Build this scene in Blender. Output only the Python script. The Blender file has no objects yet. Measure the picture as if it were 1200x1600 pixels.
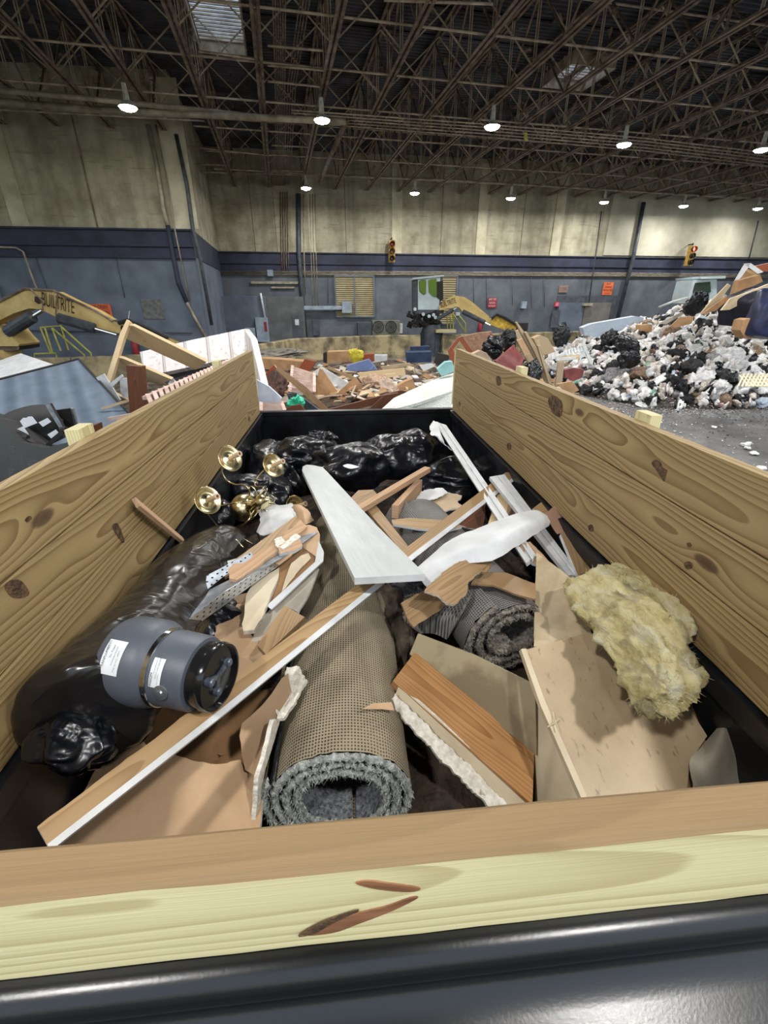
import bpy, bmesh, math, random
from mathutils import Vector as V, Matrix as M, noise as NZ
from mathutils.geometry import tessellate_polygon
random.seed(7)
S = bpy.context.scene
C = S.collection
# ---------------------------------------------------------------- camera
FPX, TH, YAW, CZ = 694.9, math.radians(25.39), math.radians(4.99), 2.30
FW = V((math.sin(YAW)*math.cos(TH), math.cos(YAW)*math.cos(TH), -math.sin(TH)))
RT = V((math.cos(YAW), -math.sin(YAW), 0))
UP = RT.cross(FW)
CAM = V((0, 0, CZ))
HD = V((math.sin(YAW), math.cos(YAW), 0))
cd = bpy.data.cameras.new('camera'); co = bpy.data.objects.new('camera', cd); C.objects.link(co)
cd.sensor_fit = 'VERTICAL'; cd.sensor_height = 36; cd.lens = FPX/1600*36
cd.clip_start = 0.02; cd.clip_end = 300
co.matrix_world = M.Translation(CAM) @ M((RT, UP, -FW)).transposed().to_4x4()
S.camera = co
def ray(px, py):
    return FW + RT*((px-600)/FPX) - UP*((py-800)/FPX)
def Z(px, py, z):                       # point of a real horizontal level z seen in that direction
    d = ray(px, py); return CAM + d*((z-CZ)/d.z)
def A(px, py, dist):                    # point at horizontal distance dist ahead of the camera
    d = ray(px, py); return CAM + d*(dist/d.dot(HD))
def X(px, py, x):                       # point on a plane parallel to the trailer's side
    d = ray(px, py); return CAM + d*((x-CAM.x)/d.x)
def PL(px, py, p, n):                   # point on the plane through p with normal n
    d = ray(px, py); return CAM + d*((p-CAM).dot(n)/d.dot(n))
# ---------------------------------------------------------------- view, world, lights
S.view_settings.view_transform = 'Standard'; S.view_settings.look = 'None'
S.view_settings.gamma = 1; S.view_settings.use_curve_mapping = False
S.view_settings.exposure = 0.5
SKY_POWER, LAMP_POWER, NEAR_LAMP_POWER = 1.25, 60, 85
w = bpy.data.worlds.new('world'); S.world = w; w.use_nodes = True
nt = w.node_tree; N = nt.nodes; bg = N['Background']
tc = N.new('ShaderNodeTexCoord'); sp = N.new('ShaderNodeSeparateXYZ'); cr = N.new('ShaderNodeValToRGB')
nt.links.new(tc.outputs['Generated'], sp.inputs[0]); nt.links.new(sp.outputs['Z'], cr.inputs[0])
nt.links.new(cr.outputs[0], bg.inputs[0]); bg.inputs[1].default_value = SKY_POWER
e = cr.color_ramp.elements
e[0].position = 0.0; e[0].color = (.16, .17, .12, 1); e[1].position = .12; e[1].color = (.80, .88, 1, 1)
x = e.new(.03); x.color = (.22, .30, .10, 1); x = e.new(.07); x.color = (.30, .38, .18, 1); x = e.new(1.0); x.color = (.62, .78, 1, 1)
# ---------------------------------------------------------------- helpers
def W(o):
    m = o.matrix_basis.copy()
    return W(o.parent) @ o.matrix_parent_inverse @ m if o.parent else m
def adopt(o, parent):
    if parent is not None:
        o.parent = parent; o.matrix_parent_inverse = W(parent).inverted()
    return o
def tag(o, label=None, cat=None, group=None, kind=None):
    if label: o['label'] = label
    if cat: o['category'] = cat
    if group: o['group'] = group
    if kind: o['kind'] = kind
    return o
def thing(name, label, cat, loc=(0, 0, 0), group=None, rot=None):
    o = bpy.data.objects.new(name, None); C.objects.link(o); o.location = loc; o.empty_display_size = .1
    if rot is not None: o.rotation_euler = rot
    return tag(o, label, cat, group)
def struct(o): return tag(o, kind='structure')
def dup(o, parent=None):
    c = o.copy(); C.objects.link(c)
    if parent is not None: c.parent = parent
    for ch in list(o.children): dup(ch, c)
    return c
class MB:
    def __init__(s): s.v = []; s.f = []; s.m = []
    def add(s, vs, fs, mi=0):
        b = len(s.v); s.v += [V(p) for p in vs]
        for i, f in enumerate(fs):
            s.f.append([b+k for k in f]); s.m.append(mi if isinstance(mi, int) else mi[i])
        return s
    def box(s, c, d, rot=None, mi=0):
        c = V(c); vs = []
        for dx in (-.5, .5):
            for dy in (-.5, .5):
                for dz in (-.5, .5):
                    p = V((dx*d[0], dy*d[1], dz*d[2])); vs.append(c+(rot @ p if rot else p))
        return s.add(vs, [(0,1,3,2),(4,6,7,5),(0,4,5,1),(2,3,7,6),(0,2,6,4),(1,5,7,3)], mi)
    def bar(s, p0, p1, w_, t, up=(0, 0, 1), mi=0, off=0):
        p0, p1 = V(p0), V(p1); x_ = (p1-p0).normalized(); y_ = V(up).cross(x_)
        if y_.length < 1e-4: y_ = V((1, 0, 0)).cross(x_)
        y_.normalize(); z_ = x_.cross(y_); c = (p0+p1)/2+z_*off
        return s.box(c, ((p1-p0).length, w_, t), M((x_, y_, z_)).transposed(), mi)
    def tube(s, pts, r, n=8, mi=0, cap=True):
        pts = [V(p) for p in pts]; R_ = r if isinstance(r, (list, tuple)) else [r]*len(pts)
        vs = []; ref = None
        for i, p in enumerate(pts):
            t = (pts[min(i+1, len(pts)-1)]-pts[max(i-1, 0)]).normalized()
            if ref is None: ref = t.orthogonal().normalized()
            a = (ref-t*ref.dot(t)).normalized(); ref = a; b = t.cross(a)
            vs += [p+(a*math.cos(2*math.pi*k/n)+b*math.sin(2*math.pi*k/n))*R_[i] for k in range(n)]
        fs = [(i*n+k, i*n+(k+1) % n, (i+1)*n+(k+1) % n, (i+1)*n+k) for i in range(len(pts)-1) for k in range(n)]
        if cap: fs += [tuple(range(n))[::-1], tuple((len(pts)-1)*n+k for k in range(n))]
        return s.add(vs, fs, mi)
    def lathe(s, prof, mat=None, n=32, mi=0):
        mat = mat or M(); vs = [mat @ V((r*math.cos(2*math.pi*k/n), r*math.sin(2*math.pi*k/n), z)) for r, z in prof for k in range(n)]
        fs = [(i*n+k, i*n+(k+1) % n, (i+1)*n+(k+1) % n, (i+1)*n+k) for i in range(len(prof)-1) for k in range(n)]
        return s.add(vs, fs, mi)
    def build(s, name, mats, parent=None, smooth=False, frame=None, origin=None):
        if not isinstance(mats, (list, tuple)): mats = [mats]
        if frame is None:
            o_ = V(origin) if origin is not None else sum(s.v, V())/max(1, len(s.v)); frame = M.Translation(o_)
        inv = frame.inverted(); me = bpy.data.meshes.new(name)
        me.from_pydata([inv @ p for p in s.v], [], s.f); me.validate()
        for m_ in mats: me.materials.append(m_)
        if len(me.polygons) == len(s.m): me.polygons.foreach_set('material_index', s.m)
        if smooth: me.polygons.foreach_set('use_smooth', [True]*len(me.polygons))
        me.update(); ob = bpy.data.objects.new(name, me); C.objects.link(ob); ob.matrix_basis = frame
        return adopt(ob, parent)
def autosmooth(ob, ang=40):
    me = ob.data; bm = bmesh.new(); bm.from_mesh(me)
    for f in bm.faces: f.smooth = True
    for ed in bm.edges:
        if len(ed.link_faces) == 2 and ed.calc_face_angle(0) > math.radians(ang): ed.smooth = False
    bm.to_mesh(me); bm.free(); return ob
def fixn(ob):
    bm = bmesh.new(); bm.from_mesh(ob.data); bmesh.ops.recalc_face_normals(bm, faces=bm.faces); bm.to_mesh(ob.data); bm.free(); return ob
def frame3(o_, x_, z_):
    x_ = x_.normalized(); y_ = z_.cross(x_).normalized(); z_ = x_.cross(y_)
    m = M((x_, y_, z_)).transposed().to_4x4(); m.translation = o_; return m
def slab(name, pts, ctl, thick, mats, parent=None, jag=0, jedges=None, axis=None, seg=.02, away=True, seed=None, holes=None, warp=0):
    """flat sheet or board: outline pts (directions), ctl three (px,py,z) that fix its real plane, thickness behind it"""
    rnd = random.Random(seed if seed is not None else hash(str(pts)) & 0xffff)
    c3 = [c if isinstance(c, V) else Z(*c) for c in ctl]
    nrm = (c3[1]-c3[0]).cross(c3[2]-c3[0]).normalized()
    if nrm.dot(CAM-c3[0]) < 0: nrm = -nrm
    P3 = [PL(px, py, c3[0], nrm) for px, py in pts]
    n = len(P3)
    if axis is None:
        k = max(range(n), key=lambda i: (P3[(i+1) % n]-P3[i]).length); axis = (k, (k+1) % n)
    ax = P3[axis[1]]-P3[axis[0]]; fr = frame3(sum(P3, V())/n, ax, nrm); inv = fr.inverted()
    L2 = [(inv @ p).to_2d() for p in P3]; out = []
    for i in range(n):
        a, b = L2[i], L2[(i+1) % n]; out.append(a.copy()); ln = (b-a).length
        if jag and (jedges is None or i in jedges):
            m_ = int(ln/seg); pd = (b-a).normalized(); pd = V((-pd.y, pd.x)); acc = 0
            for k in range(1, m_):
                acc = acc*.6+rnd.uniform(-1, 1)*jag
                out.append(a.lerp(b, (k+rnd.uniform(-.3, .3))/m_)+pd*acc)
        elif warp:
            m_ = int(ln/.04)
            for k in range(1, m_): out.append(a.lerp(b, k/m_))
    tri = tessellate_polygon([[V((p.x, p.y, 0)) for p in out]])
    if not isinstance(mats, (list, tuple)): mats = [mats, mats]
    k = len(out); vs = [(p.x, p.y, 0) for p in out]+[(p.x, p.y, -thick) for p in out]; fs = []; mi = []
    area = sum(out[i].x*out[(i+1) % k].y-out[(i+1) % k].x*out[i].y for i in range(k)); ccw = area > 0
    for t in tri:
        a, b, c_ = [V((out[j].x, out[j].y, 0)) for j in t]
        if (b-a).cross(c_-a).z < 0: t = (t[0], t[2], t[1])
        fs.append(tuple(t)); mi.append(0); fs.append((t[2]+k, t[1]+k, t[0]+k)); mi.append(2 if len(mats) > 2 else 0)
    for i in range(k):
        j = (i+1) % k; q = (i, i+k, j+k, j) if ccw else (j, j+k, i+k, i)
        fs.append(q); mi.append(1)
    mb = MB(); mb.add([fr @ V(p) for p in vs], fs, mi); return mb.build(name, mats, parent, frame=fr)
def catmull(a, b, c_, d, t):
    return ((b*2)+(c_-a)*t+(a*2-b*5+c_*4-d)*t*t+(b*3-a-c_*3+d)*t*t*t)*.5
def patch(name, G, thick, mats, parent=None, sub=5, rag=0, smooth=True, nz=0, nf=8):
    def up1(row):
        r = []
        for i in range(len(row)-1):
            a = row[max(i-1, 0)]; b = row[i]; c_ = row[i+1]; d = row[min(i+2, len(row)-1)]
            r += [catmull(a, b, c_, d, k/sub) for k in range(sub)]
        return r+[row[-1]]
    rows = [up1(r) for r in G]; rows = list(map(list, zip(*[up1(list(c_)) for c_ in zip(*rows)])))
    h, w_ = len(rows), len(rows[0])
    if rag:
        for i in range(h):
            for j in range(w_):
                if i in (0, h-1) or j in (0, w_-1):
                    p = rows[i][j]; q = rows[min(max(i, 1), h-2)][min(max(j, 1), w_-2)]
                    rows[i][j] = p.lerp(q, random.uniform(-.5, .9)*rag)
    if nz:
        rows = [[p+NZ.noise_vector(p*nf)*nz for p in r] for r in rows]
    nr = [[None]*w_ for _ in range(h)]
    for i in range(h):
        for j in range(w_):
            a = rows[min(i+1, h-1)][j]-rows[max(i-1, 0)][j]; b = rows[i][min(j+1, w_-1)]-rows[i][max(j-1, 0)]
            k = b.cross(a); nr[i][j] = k.normalized() if k.length > 1e-9 else V((0, 0, 1))
    if nr[h//2][w_//2].dot(CAM-rows[h//2][w_//2]) < 0: nr = [[-q for q in r] for r in nr]
    vs = [p for r in rows for p in r]+[rows[i][j]-nr[i][j]*thick for i in range(h) for j in range(w_)]; o_ = h*w_; fs = []; mi = []
    for i in range(h-1):
        for j in range(w_-1):
            a = i*w_+j; fs.append((a, a+1, a+w_+1, a+w_)); mi.append(0); fs.append((o_+a, o_+a+w_, o_+a+w_+1, o_+a+1)); mi.append(1 if len(mats) > 2 else 0)
    ed = [(0*w_+j, j+1) for j in range(w_-1)]+[((h-1)*w_+j, (h-1)*w_+j+1) for j in range(w_-1)]+[(i*w_, (i+1)*w_) for i in range(h-1)]+[(i*w_+w_-1, (i+1)*w_+w_-1) for i in range(h-1)]
    for a, b in ed: fs.append((a, b, b+o_, a+o_)); mi.append(len(mats)-1)
    mb = MB(); mb.add(vs, fs, mi); ob = mb.build(name, mats, parent); fixn(ob)
    return autosmooth(ob, 50) if smooth else ob
def fbm(p, o_=4):
    s_ = 0; a = 1
    for _ in range(o_): s_ += a*NZ.noise(p); p = p*2.03; a *= .5
    return s_
def ridge(p, o_=4):
    s_ = 0; a = 1
    for _ in range(o_): s_ += a*(1-abs(NZ.noise(p))*2.2); p = p*1.93+V((3.1, 1.7, 9.2)); a *= .5
    return s_
_ico = {}
def ico(l):
    if l not in _ico:
        bm = bmesh.new(); bmesh.ops.create_icosphere(bm, subdivisions=l, radius=1)
        _ico[l] = ([v.co.copy() for v in bm.verts], [[v.index for v in f.verts] for f in bm.faces]); bm.free()
    return _ico[l]
def blob(seed, lvl=4, fold=.12, lump=.25, knot=True, freq=1.6, stretch=1.0, square=0):
    vs, fs = ico(lvl); off = V((seed*3.7, seed*1.3, seed*5.1)); r = []
    for p in vs:
        q = V((p.x, p.y, p.z*.5*stretch))
        d = 1+lump*fbm(p*1.1+off, 2)+fold*(ridge(q*freq+off+V((fbm(p*2+off, 2),)*3)*.5, 4)-1)
        k = p*d
        if square:
            m_ = max(abs(p.x), abs(p.y), abs(p.z)); k = k*(1+(1/m_-1)*square)
        if knot and p.z > .8:
            t = (p.z-.8)/.2; k = V((k.x*(1-.75*t), k.y*(1-.75*t), k.z+.35*t*t))
        if k.z < -.55: k.z = -.55+(k.z+.55)*.3
        r.append(k)
    return r, fs
def place(name, geo, mat_, mats, parent=None, smooth=True):
    mb = MB(); mb.add([mat_ @ p for p in geo[0]], geo[1]); ob = mb.build(name, mats, parent, smooth=smooth, frame=M.Translation(mat_.translation)); return ob
def TRS(loc, rot=(0, 0, 0), sc=(1, 1, 1)):
    from mathutils import Euler
    return M.Translation(V(loc)) @ Euler(rot).to_matrix().to_4x4() @ M.Diagonal(V((sc[0], sc[1], sc[2], 1)))
# ---------------------------------------------------------------- materials
def nodes(name):
    m = bpy.data.materials.new(name); m.use_nodes = True; t = m.node_tree
    return m, t.nodes, t.links, t.nodes['Principled BSDF']
def mathn(N, L, op, a, b=None, c_=None):
    n = N.new('ShaderNodeMath'); n.operation = op
    for i, q in enumerate((a, b, c_)):
        if q is None: continue
        if isinstance(q, (int, float)): n.inputs[i].default_value = q
        else: L.new(q, n.inputs[i])
    return n.outputs[0]
def mapping(N, L, sc=(1, 1, 1), rnd=0, coord='Object'):
    t = N.new('ShaderNodeTexCoord'); m = N.new('ShaderNodeMapping'); m.inputs['Scale'].default_value = sc
    L.new(t.outputs[coord], m.inputs[0])
    if rnd:
        oi = N.new('ShaderNodeObjectInfo'); k = mathn(N, L, 'MULTIPLY', oi.outputs['Random'], rnd); L.new(k, m.inputs['Location'])
    return m.outputs[0]
def noise(N, L, vec, sc, det=5, rough=.55):
    n = N.new('ShaderNodeTexNoise'); n.inputs['Scale'].default_value = sc; n.inputs['Detail'].default_value = det; n.inputs['Roughness'].default_value = rough
    L.new(vec, n.inputs['Vector']); return n.outputs['Fac']
def ramp(N, L, f, stops):
    r = N.new('ShaderNodeValToRGB'); el = r.color_ramp.elements
    while len(el) > 1: el.remove(el[-1])
    el[0].position = stops[0][0]; el[0].color = (*stops[0][1], 1)
    for p, c_ in stops[1:]: q = el.new(p); q.color = (*c_, 1)
    L.new(f, r.inputs[0]); return r.outputs[0]
def mix(N, L, f, a, b, mode='MIX'):
    n = N.new('ShaderNodeMix'); n.data_type = 'RGBA'; n.blend_type = mode
    for i, q in ((0, f), (6, a), (7, b)):
        if isinstance(q, (int, float)): n.inputs[i].default_value = q
        elif isinstance(q, tuple): n.inputs[i].default_value = (*q, 1)
        else: L.new(q, n.inputs[i])
    return n.outputs[2]
def bump(N, L, h, s_, dist, bs):
    b = N.new('ShaderNodeBump'); b.inputs['Strength'].default_value = s_; b.inputs['Distance'].default_value = dist
    L.new(h, b.inputs['Height']); L.new(b.outputs[0], bs.inputs['Normal'])
def srgb(r, g, b):
    f = lambda c_: (c_/255/12.92 if c_/255 < .04045 else ((c_/255+.055)/1.055)**2.4)
    return (f(r), f(g), f(b))
def mat(name, c1, c2=None, sc=6, rough=.6, metal=0, bmp=0, bsc=30, bd=.01, stretch=(1, 1, 1), det=5, lo=.35, hi=.65, rnd=5, coat=0, sss=0):
    m, N, L, b = nodes(name); b.inputs['Roughness'].default_value = rough; b.inputs['Metallic'].default_value = metal
    v = mapping(N, L, stretch, rnd)
    if c2 is None: c2 = tuple(q*.8 for q in c1)
    L.new(ramp(N, L, noise(N, L, v, sc, det), [(lo, c2), (hi, c1)]), b.inputs['Base Color'])
    if coat: b.inputs['Coat Weight'].default_value = coat
    if bmp: bump(N, L, noise(N, L, v, bsc, 4), bmp, bd, b)
    return m
def wood(name, light, dark, ring=22, rough=.6, knots=1.7, knotc=(.07, .035, .015), contrast=1.0, gloss=0, bmp=.25, warp=.02, pith=.07, fade=None):
    m, N, L, b = nodes(name); b.inputs['Roughness'].default_value = rough
    t = N.new('ShaderNodeTexCoord'); oi = N.new('ShaderNodeObjectInfo'); s = N.new('ShaderNodeSeparateXYZ'); L.new(t.outputs['Object'], s.inputs[0])
    X_ = mathn(N, L, 'MULTIPLY_ADD', oi.outputs['Random'], 31.0, s.outputs[0]); Y_ = s.outputs[1]; Z_ = s.outputs[2]
    cv = N.new('ShaderNodeCombineXYZ'); L.new(mathn(N, L, 'MULTIPLY', X_, knots), cv.inputs[0]); L.new(mathn(N, L, 'MULTIPLY', Y_, 4.2), cv.inputs[1]); L.new(mathn(N, L, 'MULTIPLY', Z_, 1.2), cv.inputs[2])
    vo = N.new('ShaderNodeTexVoronoi'); vo.inputs['Scale'].default_value = 1.0; L.new(cv.outputs[0], vo.inputs['Vector'])
    d = vo.outputs['Distance']
    kf = mathn(N, L, 'POWER', 2.718, mathn(N, L, 'MULTIPLY', mathn(N, L, 'MULTIPLY', d, d), -30.0))
    c1 = N.new('ShaderNodeCombineXYZ'); L.new(mathn(N, L, 'MULTIPLY', X_, .9), c1.inputs[0]); L.new(mathn(N, L, 'MULTIPLY', Y_, 5), c1.inputs[1]); L.new(mathn(N, L, 'MULTIPLY', Z_, 5), c1.inputs[2])
    n1 = noise(N, L, c1.outputs[0], 1.0, 2)
    c2 = N.new('ShaderNodeCombineXYZ'); L.new(mathn(N, L, 'MULTIPLY', X_, .35), c2.inputs[0]); n2 = noise(N, L, c2.outputs[0], 1.0, 1)
    y2 = mathn(N, L, 'ADD', Y_, mathn(N, L, 'MULTIPLY_ADD', n2, .5, -.25))
    z2 = mathn(N, L, 'ADD', Z_, pith)
    rr = mathn(N, L, 'SQRT', mathn(N, L, 'ADD', mathn(N, L, 'MULTIPLY', y2, y2), mathn(N, L, 'MULTIPLY', z2, z2)))
    rr = mathn(N, L, 'MULTIPLY_ADD', n1, warp*3, rr); rr = mathn(N, L, 'MULTIPLY_ADD', kf, .018, rr)
    rr = mathn(N, L, 'MULTIPLY_ADD', mathn(N, L, 'SINE', mathn(N, L, 'MULTIPLY', X_, 1.7)), .012, rr)
    fr = mathn(N, L, 'FRACT', mathn(N, L, 'MULTIPLY', rr, ring*4.0))
    c3 = N.new('ShaderNodeCombineXYZ'); L.new(mathn(N, L, 'MULTIPLY', X_, 6), c3.inputs[0]); L.new(mathn(N, L, 'MULTIPLY', Y_, 260), c3.inputs[1]); L.new(mathn(N, L, 'MULTIPLY', Z_, 260), c3.inputs[2])
    n3 = noise(N, L, c3.outputs[0], 1.0, 3)
    g = ramp(N, L, fr, [(0, light), (.55, tuple(l*.6+k*.4 for l, k in zip(light, dark))), (.86, dark), (.95, dark), (1, light)])
    g = mix(N, L, contrast, light, g)
    g = mix(N, L, mathn(N, L, 'MULTIPLY', n3, .35), g, dark)
    big = noise(N, L, c1.outputs[0], .7, 3)
    g = mix(N, L, ramp(N, L, big, [(.35, (0, 0, 0)), (.7, (.45, .45, .45))]), g, tuple(q*.72 for q in light))
    if knots: g = mix(N, L, ramp(N, L, d, [(.0, (1, 1, 1)), (.07, (.8, .8, .8)), (.095, (0, 0, 0))]), g, knotc)
    L.new(g, b.inputs['Base Color']); bump(N, L, mathn(N, L, 'ADD', n3, mathn(N, L, 'MULTIPLY', fr, -.3)), bmp, .002, b)
    if gloss: b.inputs['Coat Weight'].default_value = gloss; b.inputs['Coat Roughness'].default_value = .2
    return m
def plastic(name, c, rough=.12, bmp=.8, bsc=6, c2=None, alpha=1, metal=0, sharp=1):
    m, N, L, b = nodes(name); b.inputs['Roughness'].default_value = rough; b.inputs['Metallic'].default_value = metal
    v = mapping(N, L, (1, 1, 1), 9)
    n = N.new('ShaderNodeTexNoise'); n.inputs['Scale'].default_value = bsc*.6; n.inputs['Detail'].default_value = 2; L.new(v, n.inputs['Vector'])
    mx = N.new('ShaderNodeVectorMath'); mx.operation = 'MULTIPLY_ADD'; mx.inputs[1].default_value = (.35,)*3; L.new(n.outputs['Color'], mx.inputs[0]); L.new(v, mx.inputs[2])
    def crease(q, s_, st):
        m2 = N.new('ShaderNodeMapping'); m2.inputs['Scale'].default_value = st; L.new(q, m2.inputs[0])
        k = N.new('ShaderNodeTexNoise'); k.inputs['Scale'].default_value = s_; k.inputs['Detail'].default_value = 3; k.inputs['Distortion'].default_value = .8; L.new(m2.outputs[0], k.inputs['Vector'])
        return mathn(N, L, 'POWER', mathn(N, L, 'SUBTRACT', 1.0, mathn(N, L, 'MULTIPLY', mathn(N, L, 'ABSOLUTE', mathn(N, L, 'SUBTRACT', k.outputs['Fac'], .5)), 4.0)), 3.0)
    h = mathn(N, L, 'ADD', crease(mx.outputs[0], bsc*.7, (1, 1, .35)), mathn(N, L, 'MULTIPLY', crease(mx.outputs[0], bsc*1.9, (.5, 1, 1)), .35))
    bump(N, L, h, bmp, .05/bsc, b)
    if c2: L.new(ramp(N, L, noise(N, L, v, bsc*.8, 4), [(.38, c2), (.6, c)]), b.inputs['Base Color'])
    else: b.inputs['Base Color'].default_value = (*c, 1)
    b.inputs['Alpha'].default_value = alpha
    return m
def emis(name, c, s_):
    m, N, L, b = nodes(name); b.inputs['Base Color'].default_value = (*c, 1); b.inputs['Emission Color'].default_value = (*c, 1); b.inputs['Emission Strength'].default_value = s_; return m
TP = wood('treated_pine', srgb(176, 152, 106), srgb(120, 94, 56), ring=20, rough=.62)
TPF = wood('treated_pine_pale', srgb(226, 216, 170), srgb(190, 176, 128), ring=30, rough=.55, knots=.5, pith=.16, warp=.012)
TPT = wood('worn_pine_top', srgb(148, 122, 86), srgb(114, 92, 60), ring=9, rough=.75, knots=0, contrast=.35, bmp=.6)
PINE = wood('raw_pine', srgb(226, 204, 164), srgb(196, 164, 118), ring=24, knots=1.2, contrast=.7)
TRIMW = wood('trim_pine', srgb(182, 152, 110), srgb(136, 104, 66), ring=34, knots=0, contrast=.8, rough=.5)
ORNG = wood('varnished_pine', srgb(192, 146, 98), srgb(144, 98, 58), ring=30, knots=1.6, contrast=.8, rough=.35, gloss=.4)
ROUGHW = wood('rough_sawn', srgb(206, 172, 138), srgb(164, 126, 94), ring=18, knots=.8, contrast=.6, rough=.85, bmp=.5)
DARKW = wood('dark_stained', srgb(120, 70, 40), srgb(70, 38, 20), ring=26, knots=.9, contrast=.7, rough=.6)
OAK = wood('oak_floor', srgb(174, 144, 106), srgb(130, 100, 66), ring=40, knots=0, contrast=.8, rough=.5)
GREYW = wood('weathered_wood', srgb(190, 170, 140), srgb(130, 110, 85), ring=20, knots=.8, contrast=.6, rough=.85)
REDW = wood('cherry_stain', srgb(165, 85, 50), srgb(110, 50, 28), ring=26, knots=0, contrast=.6, rough=.45)
WHITEP = mat('white_paint', srgb(218, 220, 222), srgb(196, 198, 198), sc=8, rough=.45, bmp=.1)
SHELFP = mat('scuffed_pale_paint', srgb(192, 196, 194), srgb(172, 178, 178), sc=7, rough=.35, bmp=.1, stretch=(.6, 3.5, 1), lo=.3, hi=.7)
GYP = mat('gypsum_core', srgb(240, 236, 226), srgb(205, 198, 185), sc=60, rough=.95, bmp=.9, bsc=120, bd=.006)
KRAFT = mat('kraft_paper', srgb(206, 174, 140), srgb(184, 152, 118), sc=4, rough=.8, bmp=.08, bsc=200)
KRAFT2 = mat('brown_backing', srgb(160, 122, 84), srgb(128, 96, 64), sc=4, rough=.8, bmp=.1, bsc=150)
PINKC = mat('pinkish_cardboard', srgb(178, 140, 118), srgb(150, 116, 96), sc=6, rough=.85, bmp=.15)
TANB = mat('tan_backer_board', srgb(208, 190, 158), srgb(176, 156, 124), sc=7, rough=.6, bmp=.05, bsc=90, det=8)
CREAMB = mat('cream_board', srgb(226, 212, 184), srgb(204, 188, 158), sc=5, rough=.6, bmp=.05)
GREYGYP = mat('grey_paper', srgb(190, 182, 168), srgb(160, 152, 138), sc=5, rough=.7, bmp=.05)
STEEL = mat('black_paint_steel', (.005, .0055, .007), (.003, .0035, .004), sc=3, rough=.26, bmp=.06, bsc=260, bd=.002)
STEELI = mat('scuffed_black_steel', (.012, .014, .018), (.003, .003, .004), sc=6, rough=.33, bmp=.1, bsc=30)
BLACKB = plastic('black_bag_film', (.005, .006, .009), .27, .32, 3.2)
BLACKT = plastic('smoky_bag_film', (.020, .017, .014), .24, .4, 3.5, c2=(.006, .006, .008))
m, N, L, b = nodes('raw_concrete'); b.inputs['Roughness'].default_value = .92; v = mapping(N, L)
g = ramp(N, L, noise(N, L, v, .9, 9, .62), [(.28, srgb(124, 118, 98)), (.5, srgb(170, 164, 142)), (.72, srgb(202, 196, 174))])
g = mix(N, L, ramp(N, L, noise(N, L, mapping(N, L, (2.2, 2.2, .22)), 1.2, 6), [(.45, (0, 0, 0)), (.7, (.5,)*3)]), g, srgb(104, 98, 82))
g = mix(N, L, ramp(N, L, noise(N, L, mapping(N, L, (.5, .5, 5)), 1.5, 7, .7), [(.56, (0, 0, 0)), (.62, (.4,)*3)]), g, srgb(110, 104, 88))
L.new(g, b.inputs['Base Color']); bump(N, L, noise(N, L, v, 5, 9, .65), .6, .06, b); CONC = m
BLUEW2 = mat('grey_blue_painted_concrete', srgb(104, 110, 118), srgb(76, 82, 92), sc=1.3, rough=.75, bmp=.2, bsc=8, bd=.02, det=9, lo=.3, hi=.7)
BLUEW = mat('blue_painted_concrete', srgb(110, 120, 136), srgb(80, 90, 106), sc=1.3, rough=.75, bmp=.2, bsc=8, bd=.02, det=9, lo=.3, hi=.7)
NAVY = mat('navy_band_paint', srgb(52, 58, 82), srgb(36, 38, 54), sc=1.4, rough=.7, det=8)
GREYMET = mat('dusty_steel', srgb(146, 128, 112), srgb(88, 74, 64), sc=4, rough=.7, metal=.2, det=6)
WEBM = mat('dusty_pale_steel', srgb(206, 192, 170), srgb(146, 130, 112), sc=4, rough=.6, metal=.2)
PIPEM = mat('dusty_pipe', srgb(176, 166, 146), srgb(130, 120, 104), sc=4, rough=.6, metal=.2)
DECK = mat('corrugated_deck', srgb(88, 90, 100), srgb(44, 40, 40), sc=.9, rough=.6, metal=.3, det=8)
GALV = mat('galvanised', srgb(200, 208, 216), srgb(150, 160, 172), sc=22, rough=.35, metal=.85, bmp=.05)
BRASS = mat('polished_brass', srgb(238, 226, 184), srgb(214, 198, 148), sc=6, rough=.24, metal=1)
YEL = mat('machine_yellow', srgb(212, 186, 122), srgb(178, 150, 90), sc=3, rough=.5, det=7, lo=.3)
BLK = mat('black_rubber', (.012, .012, .014), (.02, .018, .016), sc=8, rough=.75)
DGREY = mat('dark_grey_metal', srgb(70, 76, 84), srgb(45, 48, 54), sc=6, rough=.5)
def textq(txt, P0, P1, nrm, h, m_, parent, name='lettering'):
    """raised lettering between two points of a surface"""
    cu = bpy.data.curves.new('t', 'FONT'); cu.body = txt; cu.extrude = .02; cu.align_x = 'LEFT'
    to = bpy.data.objects.new('t', cu); C.objects.link(to); dg = bpy.context.evaluated_depsgraph_get(); me = bpy.data.meshes.new_from_object(to.evaluated_get(dg)); bpy.data.objects.remove(to)
    xs = [v.co.x for v in me.vertices]; ys = [v.co.y for v in me.vertices]; W_ = max(xs)-min(xs); H_ = max(ys)-min(ys)
    xd = (P1-P0); sx = xd.length/W_; xd.normalize(); yd = nrm.cross(xd).normalized(); nn = xd.cross(yd)
    for v_ in me.vertices: v_.co = V(((v_.co.x-min(xs))*sx, (v_.co.y-min(ys))*h/H_, v_.co.z*.1*min(1, h)))
    me.name = name; me.materials.clear(); me.materials.append(m_); ob = bpy.data.objects.new(name, me); C.objects.link(ob)
    mm = M((xd, yd, nn)).transposed().to_4x4(); mm.translation = P0; ob.matrix_basis = mm
    return adopt(ob, parent)
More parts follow.
